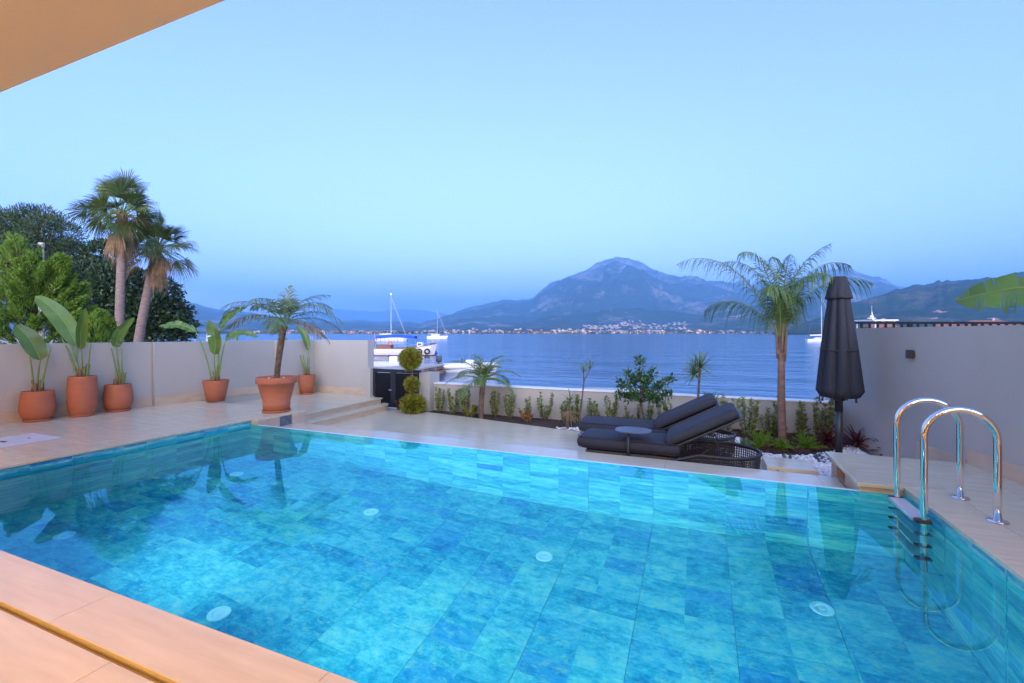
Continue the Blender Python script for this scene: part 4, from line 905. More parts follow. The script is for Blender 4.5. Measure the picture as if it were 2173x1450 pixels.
icf = np.array([(0,1,2),(0,2,3),(0,3,4),(0,4,5),(0,5,1),(1,6,2),(2,7,3),(3,8,4),(4,9,5),(5,10,1),(6,7,2),(7,8,3),(8,9,4),(9,10,5),(10,6,1),(6,11,7),(7,11,8),(8,11,9),(9,11,10),(10,11,6)])
sc_ = nr.uniform(0.014,0.032,n); V = ico[None]*np.stack([sc_*nr.uniform(.8,1.5,n), sc_*nr.uniform(.8,1.2,n), sc_*nr.uniform(.5,.8,n)], 1)[:,None]*(1+nr.uniform(-.12,.12,(n,12,1)))
a = nr.rand(n)*6.28; ca, sa = np.cos(a)[:,None], np.sin(a)[:,None]; V = np.stack([V[...,0]*ca-V[...,1]*sa, V[...,0]*sa+V[...,1]*ca, V[...,2]], -1) + np.column_stack([pp, BZ+0.002+nr.rand(n)*0.022])[:,None]
mb.add(V.reshape(-1,3), [(icf[None]+12*np.arange(n)[:,None,None]).reshape(-1,3)], 0, np.repeat(nr.rand(n), 12)); stuff(mb.build('pebbles', 'pebble', smooth=True), 'white pebbles spread between the terrace and the mulch bed', 'pebbles')
MB().prism(clip(peb_poly, 0, -9, True), BZ-0.018, BZ-0.006).build('pebble_base', 'pebble_bed', bd)
# low stone step by the pebbles
p = gz(1738, 1000, -0.42)
sp = thing('garden_step', 'low pale stone step with a tiny black spotlight beside the pebbles', 'step', (0.95,6.9,-0.42))
MB().bbox((0.78,6.62,-0.4195), (1.34,7.14,-0.30), 0.006).build('step_block', 'stone', sp, origin=(1,6.9,-0.36))
MB().tube([(0.9,6.615,-0.36),(0.9,6.59,-0.36)], 0.022, 12).build('spotlight', 'black_plastic', sp)

# ------------------------------------------------------------------ garden plants
def leaf_quads(mb, P, D, L_, W_, tint, mi=0, fold=None):   # pointed leaves at points P along directions D
    sd_ = unit(np.cross(D, nr.normal(size=D.shape)))*np.asarray(W_)[...,None]/2; L2 = np.asarray(L_)[...,None]
    a = P; b = P + D*L2*0.45 + sd_; c_ = P + D*L2; e = P + D*L2*0.45 - sd_
    mb.quads(np.stack([a, b, c_, e], 1), mi, tint)
def shrub(label, px, py, h, nst, spread, m='shrub_leaf', y=None, seed=0, name='shrub', group='upright shrubs along the low wall', dens=82):
    b = gz(px, py, BZ) if y is None else aty(px, py, y); rs = np.random.RandomState(seed+100); r_ = thing(name, label, 'shrub', (b.x,b.y,BZ-0.02), group)
    lv = MB(); stm = MB(); bx_ = np.array((b.x,b.y,BZ-0.02))
    for i in range(nst):
        a = rs.rand()*6.28; rad = spread*(0.2+0.8*rs.rand()); hh = h*(rs.uniform(0.5,1.0) if i else 1.0); top = bx_ + np.array((rad*math.cos(a)*1.0, rad*math.sin(a)*0.7, hh)); st = bx_ + np.array((0.25*rad*math.cos(a),0.25*rad*math.sin(a),0))
        pts = bez((st, st*0.4+top*0.6+np.array((rad*.35*math.cos(a),rad*.35*math.sin(a),-0.1*hh)), top), 9); stm.tube(pts, np.linspace(0.007,0.0025,9), 5)
        n = int(dens*hh/0.6); u = rs.uniform(0.06,1,n)**0.85; P = np.stack([np.interp(u, np.linspace(0,1,9), pts[:,k]) for k in range(3)], 1)
        aa = rs.rand(n)*6.28; D = unit(np.stack([np.cos(aa), np.sin(aa), rs.uniform(0.2,1.2,n)], 1)); leaf_quads(lv, P + D*0.004, D, rs.uniform(0.038,0.068,n), rs.uniform(0.020,0.034,n), rs.rand(n))
    stm.build('stems', 'bark', r_); lv.build('foliage', m, r_); return r_
row = [(931,876,.42,5,.10),(962,880,.40,6,.12),(990,884,.42,6,.11),(1052,890,.42,6,.11),(1082,893,.38,6,.10),(1117,896,.36,5,.10),(1155,899,.42,6,.12),(1198,903,.34,5,.09),(1222,905,.42,6,.12),(1258,907,.36,5,.09),(1299,910,.42,6,.11),(1332,912,.30,5,.09),
    (1368,914,.36,6,.10),(1407,916,.40,6,.11),(1447,919,.30,5,.09),(1493,922,.32,6,.10),(1541,912,.50,6,.09),(1588,915,.50,7,.13),(1636,912,.50,6,.12),(1692,916,.47,6,.11),(1738,914,.54,7,.13),(1762,914,.36,5,.10)]
who = ['beside the square pillar','second from the square pillar','third from the square pillar','just right of the small feather palm','second to the right of the small feather palm','above the orange tuft','right of the orange tuft','left of the thin bare-stemmed yucca','behind the short yucca stem',
    'right of the leaning bare stem','left of the citrus tree, tall','close left of the citrus trunk','close right of the citrus trunk','right of the citrus tree','behind the far lounger cushion','behind the far lounger backrest','right of the bushy yucca','standing clear between two loungers and the palm','close left of the queen palm trunk','close right of the queen palm trunk','left of the parasol pole','behind the parasol pole']
for i, (px, py, h, ns, sp_) in enumerate(row): shrub('variegated upright shrub at the low wall, ' + who[i], px, py, h*1.42, ns+3, sp_*1.5, seed=i, y=9.02 - 0.08*((i*7)%3))
shrub('low yellow-green shrub between the pillar and the small palm', 1000, 888, 0.24, 9, 0.17, 'topiary_leaf', y=8.83, seed=61, group=None, dens=160)
shrub('orange-tipped low shrub by the terrace edge right of the small palm', 1118, 897, 0.24, 10, 0.16, 'shrub_dry', y=8.75, seed=62, group=None, dens=160)
shrub('yellowing shrub behind the far lounger backrest', 1478, 905, 0.42, 6, 0.10, 'shrub_dry', y=8.95, seed=63, group=None)
shrub('small reddish shrub at the foot of the gate', 848, 865, 0.25, 7, 0.11, 'cordyline_leaf', y=8.93, seed=64, group=None, dens=130)
def feather_palm(name, label, base, tops, r0, r1, nf, fl, ll, lw, el, droop, mleaf, mbark, boot=0, seed=0, nl=34, ldroop=0.5, cat='palm tree', crown=None, bend=1.25):
    r_ = thing(name, label, cat, tuple(base)); rs = random.Random(seed); tk = MB(); P = trunk_rings(tk, [np.array(base)] + [np.array(q) for q in tops], r0, r1, 14, 0.05, 16)
    if boot: boots(tk, P, r0, r1, boot, r1*0.7, rs)
    tk.build('trunk', mbark, r_, smooth=not boot); top = P[-1]; spec = crown or [(k*2.39996, el[0]+(el[1]-el[0])*(k/(nf-1)), fl*rs.uniform(.85,1.1), droop*rs.uniform(.85,1.15), 0) for k in range(nf)]
    for k, (az, e, ln, dr, dry) in enumerate(spec):
        mb = MB(); frond(mb, top + np.array((0.5*r1*math.cos(az),0.5*r1*math.sin(az),0)), az, e, ln, dr, nl, ll*rs.uniform(.9,1.1), lw, 58, ldroop, seed=seed*50+k, rr=max(0.008, r1*0.22), bend=bend, twist=rs.uniform(-.25,.25))
        mb.build('frond', ['palm_leaf_dry' if dry else mleaf, 'banana_rib'], r_)
    return r_
b = aty(1021, 889, 8.72); b.z = BZ-0.02; t_ = b.x*fx+b.y*fy
feather_palm('garden_palm', 'small feather palm with blue-green fronds by the low wall', b, [at(1020,845,t_), at(1026,806,t_)], 0.05, 0.062, 17, 0.84, 0.30, 0.014, (1.4,0.05), 1.5, 'palm_leaf', 'palm_bark', 60, 4)
b = aty(1660, 925, 8.55); b.z = BZ; t_ = b.x*fx+b.y*fy; q = YAW
qp = feather_palm('queen_palm', 'tall feathery palm with drooping fronds left of the parasol', b, [at(1657,830,t_), at(1658,760,t_), at(1658,716,t_)], 0.062, 0.046, 0, 0, 0.56, 0.0125, None, 0, 'palm_leaf_dark', 'queen_bark', 0, 8, nl=64, ldroop=1.35, bend=2.0,
    crown=[(q+3.0,1.15,2.4,1.9,0),(q+3.7,1.32,2.1,2.0,0),(q+2.3,1.45,1.9,1.8,0),(q+0.2,1.32,2.0,1.95,0),(q-0.5,1.2,1.7,2.1,0),(q+1.2,1.48,1.9,1.6,0),(q-1.5,1.36,1.6,2.3,0),(q-2.2,1.25,1.5,2.4,0),(q+4.4,1.45,1.6,1.5,0),(q+0.8,1.15,1.6,2.3,0),(q+2.7,0.98,1.5,2.2,0),(q+5.2,1.5,1.7,1.3,0)])
for k in range(7):
    a = k*2.4; MB().tube(bez((np.array(at(1658,735,t_)) + np.array((0.05*math.cos(a),0.05*math.sin(a),-0.05*k)), np.array(at(1658,705,t_)) + np.array((0.075*math.cos(a),0.075*math.sin(a),0)), np.array(at(1658,690,t_)) + np.array((0.09*math.cos(a),0.09*math.sin(a),0.05))), 6), [0.022,0.022,0.020,0.016,0.012,0.008], 7).build('leaf_base', 'queen_bark', qp, smooth=True)
def rosette(mb, c, n, L_, w, el, droop, rs, mi=0):          # sword leaves
    for k in range(n):
        a = k*2.39996 + rs.uniform(-.2,.2); e = el[0] + (el[1]-el[0])*((k+0.5)/n) + rs.uniform(-.1,.1); l_ = L_*rs.uniform(.75,1.1); m_ = 7; s = np.linspace(0,1,m_); ee = e - droop*s**1.6
        d = np.stack([np.cos(ee)*math.cos(a), np.cos(ee)*math.sin(a), np.sin(ee)], 1); P = np.array(c) + np.concatenate([np.zeros((1,3)), np.cumsum(d[:-1]*l_/(m_-1), 0)]); sd_ = np.array((-math.sin(a), math.cos(a), 0)); ww = w*np.sin(np.clip(0.25+0.75*s,0,1)*math.pi)**0.7 + 0.001; ww[0] = w*0.7
        up_ = np.cross(sd_, d)*(ww*0.25)[:,None]
        V = np.concatenate([P-sd_*ww[:,None]/2+up_, P, P+sd_*ww[:,None]/2+up_]); q_ = [(i,i+1,m_+i+1,m_+i) for i in range(m_-1)] + [(m_+i,m_+i+1,2*m_+i+1,2*m_+i) for i in range(m_-1)]
        mb.add(V, [q_], mi, rs.random())
def spiky(name, label, base, tops, r, n, L_, w, el, droop, m, cat, seed=0, heads=None, bark='bark'):
    r_ = thing(name, label, cat, tuple(base)); rs = random.Random(seed)
    if tops:
        P = bez([np.array(base)] + [np.array(q) for q in tops], 12); MB().tube(P, np.linspace(r*1.2, r*0.8, 12)*(1+0.1*np.sin(np.arange(12)*2.1)), 8).build('stem', bark, r_, smooth=True); c_ = P[-1]
    else: c_ = np.array(base)
    for hd in [c_] + [np.array(h_) for h_ in (heads or [])]:
        if hd is not c_: MB().tube(bez((P[8], (P[9]+hd)/2 + np.array((0,0,-.03)), hd), 6), r*0.7, 7).build('branch', bark, r_, smooth=True)
        mb = MB(); rosette(mb, hd, n, L_, w, el, droop, rs); mb.build('leaf_rosette', m, r_)
    return r_
b = aty(1228, 912, 8.5); b.z = BZ; t_ = b.x*fx+b.y*fy
spiky('yucca', 'thin leaning bare-stemmed yucca with two small tufts', b, [at(1234,850,t_), at(1241,812,t_), at(1238,790,t_)], 0.014, 13, 0.24, 0.016, (1.5,0.3), 0.7, 'spike_leaf', 'yucca', 3, [at(1252,783,t_)])
b = gz(1205, 912, BZ); t_ = b.x*fx+b.y*fy
spiky('yucca', 'short brown-skirted yucca at the terrace corner', b, [at(1206,875,t_), at(1210,850,t_)], 0.022, 16, 0.26, 0.017, (1.5,0.1), 0.8, 'spike_leaf', 'yucca', 4)
mb = MB(); rosette(mb, at(1207,872,t_), 34, 0.30, 0.02, (-0.2,-1.2), 0.5, random.Random(5)); o = mb.build('dry_skirt', 'palm_leaf_dry', [o_ for o_ in COL.objects if o_.get('label','').startswith('short brown-skirted')][0])
b = aty(1480, 900, 8.9); b.z = BZ; t_ = b.x*fx+b.y*fy
spiky('yucca', 'slim yucca with a star-shaped head rising above the wall behind the loungers', b, [at(1480,850,t_), at(1484,805,t_), at(1486,780,t_)], 0.022, 44, 0.37, 0.020, (1.5,-0.6), 0.55, 'spike_leaf', 'yucca', 6, [at(1473,795,t_)])
b = aty(1508, 905, 8.6); b.z = BZ; t_ = b.x*fx+b.y*fy
spiky('yucca', 'bushy stemless yucca behind the lounger backrest', b, [at(1508,880,t_), at(1508,868,t_)], 0.03, 34, 0.42, 0.028, (1.5,-0.2), 0.5, 'spike_leaf', 'yucca', 7)
for i, (px, py, s_, lb) in enumerate(((1757,948,0.30,'dark red cordyline left of the parasol pole'),(1818,955,0.33,'dark red cordyline just right of the parasol pole against the wall'),(1880,972,0.27,'dark red cordyline nearest the ladder, at the foot of the wall'))):
    b = gz(px, py, BZ+(0.03 if i < 1 else 0)); spiky('cordyline', lb, b, [b + Vector((0,0,0.09))], 0.018, 24, s_, 0.042, (1.5,-0.1), 0.9, 'cordyline_leaf', 'cordyline', 20+i)
for i, (px, py, s_, lb) in enumerate(((1672,985,0.17,'small agave in the white pebbles near the step'),(1577,955,0.24,'upright agave in the pebbles behind the lounger tub'),(1612,972,0.13,'tiny agave tuft in the pebbles beside the lounger end'))):
    spiky('agave', lb, gz(px, py, BZ), None, 0.01, 9 if i != 1 else 12, s_, 0.045 if i < 2 else 0.012, (1.45,0.6), 0.15, 'agave_leaf', 'agave', 30+i)
def fern(label, px, py, h, rad, seed):                       # foxtail asparagus fern: plumes of fine needles
    b = gz(px, py, BZ+0.04); r_ = thing('fern', label, 'fern', (b.x,b.y,BZ+0.02), 'lime green ferns on the mulch bed'); rs = np.random.RandomState(seed); lv = MB(); sm = MB()
    for i in range(34):
        a = rs.rand()*6.28; e = rs.uniform(0.25,1.45); l_ = rad*rs.uniform(.7,1.15); tip = np.array((b.x+l_*math.cos(a)*math.cos(e)*1.15, b.y+l_*math.sin(a)*math.cos(e)*1.15, BZ+0.02+h*math.sin(e)*rs.uniform(.7,1.1))); st = np.array((b.x,b.y,BZ+0.02))
        P = bez((st, (st+tip)/2+np.array((0,0,0.07)), tip), 10); sm.tube(P, np.linspace(.004,.0015,10), 4); n = 130; u = rs.uniform(.12,1,n); Q = np.stack([np.interp(u, np.linspace(0,1,10), P[:,k]) for k in range(3)], 1)
        T = unit(P[-1]-P[3]); D = unit(rs.normal(size=(n,3)) + T*0.8); leaf_quads(lv, Q, D, rs.uniform(.02,.045,n)*(1.1-u*.6), np.full(n,.006), rs.rand(n))
    sm.build('stems', 'fern_leaf', r_); lv.build('foliage', 'fern_leaf', r_)
fern('lime green fern left of the queen palm, the widest one', 1610, 950, 0.30, 0.26, 1); fern('small lime green fern at the foot of the queen palm', 1657, 955, 0.20, 0.17, 2); fern('lime green fern right of the queen palm', 1712, 952, 0.27, 0.26, 3)
fern('small fern touching the back of the queen palm trunk', 1652, 925, 0.22, 0.16, 4)
# citrus tree
b = aty(1361, 900, 8.35); b.z = BZ-0.02; t_ = b.x*fx+b.y*fy; ct = thing('citrus_tree', 'small bushy citrus tree behind the loungers', 'tree', tuple(b)); rs = np.random.RandomState(5)
tk = MB(); fk = np.array(at(1360,855,t_)); tk.tube([b, (np.array(b)+fk)/2, fk], [0.030,0.024,0.022], 9); lv = MB()
ends = [(1357,765,0),(1332,795,.15),(1316,812,-.2),(1425,806,.1),(1400,820,-.25),(1385,790,.2),(1345,808,.3),(1372,812,-.3),(1330,845,.1),(1312,838,.2),(1398,850,.2),(1420,838,-.1),(1360,795,-.1),(1345,838,-.35),(1385,842,-.3),(1370,830,.35)]
for px, py, dt in ends:
    e = np.array(at(px, py, t_+dt)); P = bez((fk, fk*.5+e*.5+np.array((0,0,.05)), e), 8); tk.tube(P, np.linspace(.013,.003,8), 5)
    for (c_, n_) in ((P[-1],42),(P[-2],34),(P[-3],26),(P[-4],12)):
        D = unit(rs.normal(size=(n_,3)) + np.array((0,0,.5))); Q = c_ + D*rs.uniform(.0,.075,(n_,1)); leaf_quads(lv, Q, D, rs.uniform(.05,.09,n_), rs.uniform(.024,.04,n_), rs.rand(n_))
tk.build('trunk', 'bark', ct, smooth=True); lv.build('crown', 'citrus_leaf', ct)
# three-ball topiary beside the gate
b = aty(876, 868, 8.72); b.z = BZ-0.02; t_ = b.x*fx+b.y*fy; tp = thing('topiary', 'golden conifer topiary clipped into two balls above a loose skirt', 'topiary', tuple(b)); rs = np.random.RandomState(9)
MB().tube([b, at(876,820,t_), at(873,765,t_)], [0.03,0.022,0.014], 8).build('trunk', 'bark', tp, smooth=True)
def ball(c_, r, n, sz, loose=0.0, flat=1.0):
    lv = MB(); D = unit(rs.normal(size=(n,3))); rr_ = r*(0.55+0.45*rs.rand(n)**0.35); P = c_ + D*rr_[:,None]*np.array((1,1,flat)); dr = unit(D*1.2 + rs.normal(size=(n,3))*(0.5+loose) + np.array((0,0,.35)))
    leaf_quads(lv, P, dr, rs.uniform(.6,1.3,n)*sz*(1+loose), rs.uniform(.25,.5,n)*sz, rs.rand(n)); return lv
ball(np.array(at(871,762,t_)), 0.20, 5500, 0.072, 0.3).build('clipped_ball', 'topiary_leaf', tp); ball(np.array(at(874,816,t_)), 0.115, 2800, 0.07, 0.35).build('clipped_ball', 'topiary_leaf', tp)
ball(np.array(at(877,859,t_)), 0.175, 4200, 0.085, 0.9, 0.7).build('loose_skirt', 'topiary_leaf', tp)
# banana leaf reaching in from the right
r_ = thing('banana_plant', 'banana leaf with a ragged edge reaching in from the right', 'banana plant', (2.62,4.05,0)); pr = pot_prof('cone', 0.16, 0.2, 0.22, 0.42)
pot(r_, (2.62,4.05,0), pr); MB().lathe([(0,0),(0.19,0),(0,0.01)], (2.62,4.05,pr[-1][1]+.001), 20).build('soil', 'soil', r_)
B_ = np.array(at(2290,618,3.25)); st = np.array((2.62,4.05,pr[-1][1])); MB().tube(bez((st, st+np.array((0,0,1.0)), B_+np.array((.05,-.05,-.05)), B_), 14), np.linspace(.03,.012,14), 8).build('petiole', 'banana_rib', r_, smooth=True)
mb = MB(); md = banana_leaf(mb, B_, at(2180,592,3.5), at(2027,640,3.85), 0.20, (-0.45,-0.75,0.45), 13, seed=77, fold=0.05); lf_ = mb.build('leaf', 'banana_leaf', r_, smooth=True); MB().tube(md, np.linspace(.011,.002,len(md)), 6).build('midrib', 'banana_rib', lf_, smooth=True)
B2 = np.array((2.70,4.0,1.75)); MB().tube(bez((st, st+np.array((.02,0,.7)), B2), 10), np.linspace(.03,.012,10), 8).build('petiole', 'banana_rib', r_, smooth=True)
mb = MB(); banana_leaf(mb, B2, B2+np.array((0.05,-.2,.5)), B2+np.array((.0,-.7,.55)), 0.2, (1,-.3,.3), 6, seed=78); mb.build('leaf', 'banana_leaf', r_, smooth=True)
# ------------------------------------------------------------------ trees behind the left wall
def gnd(p): return float(land_z(np.array([p[0]]), np.array([p[1]]))[0])
def fan_palm(label, base, tops, r0, r1, nl, rad, pet, skirt, seed, dead=0.12):
    r_ = thing('fan_palm', label, 'palm tree', tuple(base)); rs = random.Random(seed); tk = MB(); P = trunk_rings(tk, [np.array(base)] + [np.array(q) for q in tops], r0, r1, 14, 0.04, 30); tk.build('trunk', 'fan_bark', r_, smooth=True); top = P[-1]
    bt_ = MB(); boots(bt_, P[int(len(P)*.72):], r1*1.05, r1*1.1, 60, 0.17, rs); bt_.build('leaf_bases', 'palm_leaf_dry', r_)
    def fan(mb, az, e, pl, R_, hang, span=2.0):
        d = np.array((math.cos(e)*math.cos(az), math.cos(e)*math.sin(az), math.sin(e))); d2 = d - np.array((0,0,0.25)); c0 = top + np.array((0,0,-rs.uniform(0,.25))); hub = c0 + d*pl*.6 + unit(d2)*pl*.4
        mb.tube(bez((c0, c0+d*pl*.6, hub), 6), np.linspace(.03,.014,6), 5, mi=1); ax = unit(d2); sd_ = unit(np.cross(ax, (0,0,1.0001))); ro = rs.uniform(-0.95,0.95); sd_ = sd_*math.cos(ro) + np.cross(ax, sd_)*math.sin(ro); n = 26; g_ = np.array((0,0,-1.0))
        th_ = np.linspace(-span/2*1.35, span/2*1.35, n); nm_ = np.cross(sd_, ax)
        for q_ in th_:
            dd = unit(ax*math.cos(q_) + sd_*math.sin(q_) + nm_*0.15*abs(math.sin(q_))); R2 = R_*(0.72+0.28*math.cos(q_*.7))*rs.uniform(.85,1.1); wv = unit(np.cross(dd, nm_))*R_*0.023; h_ = hang*rs.uniform(.6,1.5)
            p0 = hub; p1 = hub + dd*R2*.45 + g_*R2*.05*h_; p2 = hub + dd*R2*.75 + g_*R2*.20*h_; p3 = hub + dd*R2*.95 + g_*R2*.50*h_
            mb.add([p0, p1-wv, p1+wv, p2-wv*.7, p2+wv*.7, p3-wv*.08, p3+wv*.08], [[(0,2,1)], [(1,2,4,3),(3,4,6,5)]], 0, rs.random())
    for k in range(nl):
        f = (k+.5)/nl; mb = MB(); fan(mb, k*2.39996, 1.45 - 2.05*f**0.85 + rs.uniform(-.15,.15), pet*rs.uniform(.4,1.25), rad*rs.uniform(.8,1.05), 0.2+0.75*f); mb.build('fan_leaf', ['palm_leaf_dry' if (f > .72 and rs.random() < dead*2) else 'fan_leaf', 'banana_rib'], r_)
    mb = MB()
    for k in range(skirt): f = k/skirt; top_ = top; fan(mb, k*2.39996, -1.05-0.42*f+rs.uniform(-.1,.1), pet*(0.3+0.9*f)*rs.uniform(.8,1.2), rad*rs.uniform(.55,.85), 1.3, 0.8)
    mb.build('dead_leaf_skirt', ['palm_leaf_dry','palm_leaf_dry'], r_)
for lb, t_, base, tops, r0, r1, nl, rad, pet, sk, seed in (('tall straight fan palm with the higher crown above the wall', 20.0, (251,760), [(252,640),(262,500),(258,452)], .17, .155, 46, 1.0, 1.05, 10, 1), ('leaning fan palm with the lower crown, right of the taller one', 22.0, (283,757), [(296,680),(318,600),(336,520)], .21, .155, 38, 1.0, 0.95, 12, 2)):
    b = at(*base, t_); b.z = gnd(b) - 0.05; fan_palm(lb, b, [at(*q_, t_) for q_ in tops], r0, r1, nl, rad, pet, sk, seed)
def tree(name, label, base, clumps, n, sz, wfac, m, seed, bark='bark', up=0.3, trunk=0.16):
    rs = np.random.RandomState(seed); r_ = thing(name, label, 'tree', tuple(base)); lv = MB(); tk = MB(); c0 = np.mean([c_ for c_, _ in clumps], 0); b_ = np.array(base); fk = b_*.45 + c0*.55
    tk.tube(bez((b_, (b_+fk)/2+np.array((.1,.05,0)), fk), 8), np.linspace(trunk, trunk*.6, 8), 9); vol = np.array([r**2 for _, r in clumps]); vol /= vol.sum()
    for (c_, r), f in zip(clumps, vol):
        tk.tube(bez((fk, (fk+c_)/2+np.array((0,0,-.1)), c_), 7), np.linspace(trunk*.45, .02, 7), 6); k = int(n*f); D = unit(rs.normal(size=(k,3))); lump = 1 + 0.22*np.sin(D[:,0]*5+seed)*np.sin(D[:,1]*6)*np.sin(D[:,2]*5+c_[0])
        P = c_ + D*(r*lump*(0.45+0.58*rs.rand(k)**0.45))[:,None]*np.array((1,1,.85)); dr = unit(D + rs.normal(size=(k,3))*.8 + np.array((0,0,up))); leaf_quads(lv, P, dr, rs.uniform(.6,1.3,k)*sz, rs.uniform(.7,1.2,k)*sz*wfac, rs.rand(k))
    tk.build('trunk', bark, r_, smooth=True); lv.build('crown', m, r_)
def cl(lst, t_): return [(np.array(at(px, py, t_+dt)), r*t_/F) for px, py, r, dt in lst]
T0 = 29.0; b = at(70,760,T0); b.z = gnd(b)
tree('pine_tree', 'round dark pine rising behind the lime conifer', b, cl([(60,490,55,0),(20,500,50,1),(110,500,48,-1),(85,465,32,0),(120,545,50,1),(40,545,60,-1),(140,590,45,0),(90,590,60,-1.5),(-30,530,60,0),(10,470,28,1),(150,530,24,0)], T0), 30000, 0.30, 0.16, 'pine_leaf', 3, up=0.6, trunk=.3)
T0 = 25.5; b = at(300,760,T0); b.z = gnd(b)
tree('broadleaf_tree', 'dark glossy broadleaf tree behind the two fan palms', b, cl([(225,545,42,1),(200,590,50,0),(250,600,48,-.8),(230,660,60,-1.2),(300,610,45,1),(340,625,40,.5),(300,670,60,-1),(355,665,42,0),(375,690,32,-.5),(340,710,50,-1),(250,715,55,-1.2),(190,650,50,.5),(180,700,50,0)], T0), 26000, 0.24, 0.5, 'dark_leaf', 5, trunk=.25)
def conifer(label, base, tops, seed, n=150):                 # feathery lime cypress: upswept plumes
    r_ = thing('conifer', label, 'tree', tuple(base)); rs = np.random.RandomState(seed); lv = MB(); tk = MB(); b_ = np.array(base); H_ = max(q[0][2] for q in tops) - b_[2]; cx_ = np.mean([q[0] for q in tops], 0)
    tk.tube([b_, np.array((cx_[0],cx_[1],b_[2]+H_*.8))], [.14,.03], 8); ax = np.array((cx_[0],cx_[1],0))
    for i in range(n):
        c_, r = tops[rs.randint(len(tops))]; D = unit(rs.normal(size=3)); tip = c_ + D*r*(0.75+.3*rs.rand()); tip[2] += .12; st = tip*0.55 + np.array((cx_[0],cx_[1],tip[2]-0.5))*0.45; st[2] = max(st[2], b_[2]+.2); out = unit(tip-st)
        tip = tip + np.array((0,0,.16)); P = bez((st, st*.5+tip*.5+out*.1+np.array((0,0,-.12)), tip), 9); tk.tube(P, np.linspace(.012,.003,9), 4); k = 230; u = rs.uniform(.25,1,k); Q = np.stack([np.interp(u, np.linspace(0,1,9), P[:,j]) for j in range(3)], 1)
        T = unit(np.gradient(P, axis=0)); TT = np.stack([np.interp(u, np.linspace(0,1,9), T[:,j]) for j in range(3)], 1); D2 = unit(TT*1.3 + rs.normal(size=(k,3))*.62 + np.array((0,0,.35))); Q = Q + rs.normal(size=(k,3))*(.05*(1.15-u))[:,None]
        leaf_quads(lv, Q, D2, rs.uniform(.08,.20,k)*(1.25-u*.6), rs.uniform(.018,.034,k), np.clip(rs.rand(k)*.6+.4*u, 0, 1))
    tk.build('trunk', 'bark', r_, smooth=True); lv.build('foliage', 'lime_leaf', r_)
T0 = 13.5; b = at(40,760,T0); b.z = gnd(b)
conifer('big lime green feathery conifer behind the leftmost pots', b, cl([(40,560,42,0),(15,600,50,.3),(75,590,45,-.3),(110,615,40,0),(150,635,34,.2),(95,660,55,-.4),(40,660,60,-.5),(150,680,40,-.3),(-20,640,60,0),(60,700,60,-.5),(130,710,50,-.3),(0,700,60,-.3),(20,555,22,.2),(130,580,18,0)], T0), 4, 330)
b = at(215,760,13.2); b.z = gnd(b); conifer('small lime green conifer tip above the wall between the second and third pots', b, cl([(213,710,24,0),(214,690,12,0),(205,728,26,0)], 13.2), 6, 40)
# utility pole and wire
b = at(88,760,19); b.z = gnd(b); up_ = thing('utility_pole', 'utility pole top with a pale insulator in front of the pine', 'utility pole', tuple(b)); tpz = at(88,525,19)
MB().tube([b, tpz], [.11,.085], 10).build('pole', 'concrete', up_, smooth=True); MB().lathe([(0,0),(.10,0),(.11,.06),(.07,.08),(.11,.11),(.11,.17),(.06,.2),(0,.21)], (tpz.x,tpz.y,tpz.z), 14).build('insulator', 'insulator', up_)
MB().tube(bez((tpz+Vector((0,0,.12)), at(0,520,22), at(-250,470,26)), 12), .016, 5).build('wire', 'black_plastic', up_)

# ------------------------------------------------------------------ jetty and boats
b0 = gz(796, 792, -0.95); b1 = gz(935, 774, -0.95)
jt = thing('jetty', 'stone jetty running out to the moored boats', 'jetty', (b0.x,b0.y,SEA)); J = [gz(770,800,-0.95), gz(860,782,-0.95), gz(936,773.5,-0.95)]
top_ = []; wj = 1.0
pa, pb_ = Vector(J[0]), Vector(J[2]); dj = (pb_-pa).normalized(); nj = Vector((-dj.y, dj.x, 0))
poly = [pa-nj*.05, pb_-nj*.05, pb_+nj*2.2, pa+nj*2.2]; MB().prism([(v.x,v.y) for v in poly], SEA-.4, -1.06).build('core', 'rock', jt)
MB().prism([(v.x,v.y) for v in [pa-nj*.25, pb_-nj*.25+dj*.3, pb_+nj*2.4+dj*.3, pa+nj*2.4]], -1.058, -0.95).build('deck', 'pier_top', jt)
LJ = (pb_-pa).length
for i in range(int(LJ/.42)):
    for k in range(2):
        p = pa + dj*(.42*i+.21+rnd.uniform(-.05,.05)) - nj*(.12+.1*k) + Vector((0,0,-1.18-.26*k+.95)); r_s = rnd.uniform(.16,.25)
        mb = MB(); V = ico*np.array([r_s*1.2, r_s, r_s*.8])*(1+nr.uniform(-.2,.2,(12,1))) + np.array((p.x,p.y,-1.2-.28*k)); mb.add(V, [icf]); mb.build('stone', 'rock', jt, origin=(p.x,p.y,-1.2-.28*k))
rp = MB(); e0 = pb_ - nj*.1; rp.beam(e0 + Vector((0,0,-.04)), gz(941,789,SEA+.05), 0.9, .12); rp.build('ramp', 'pier_top', jt)
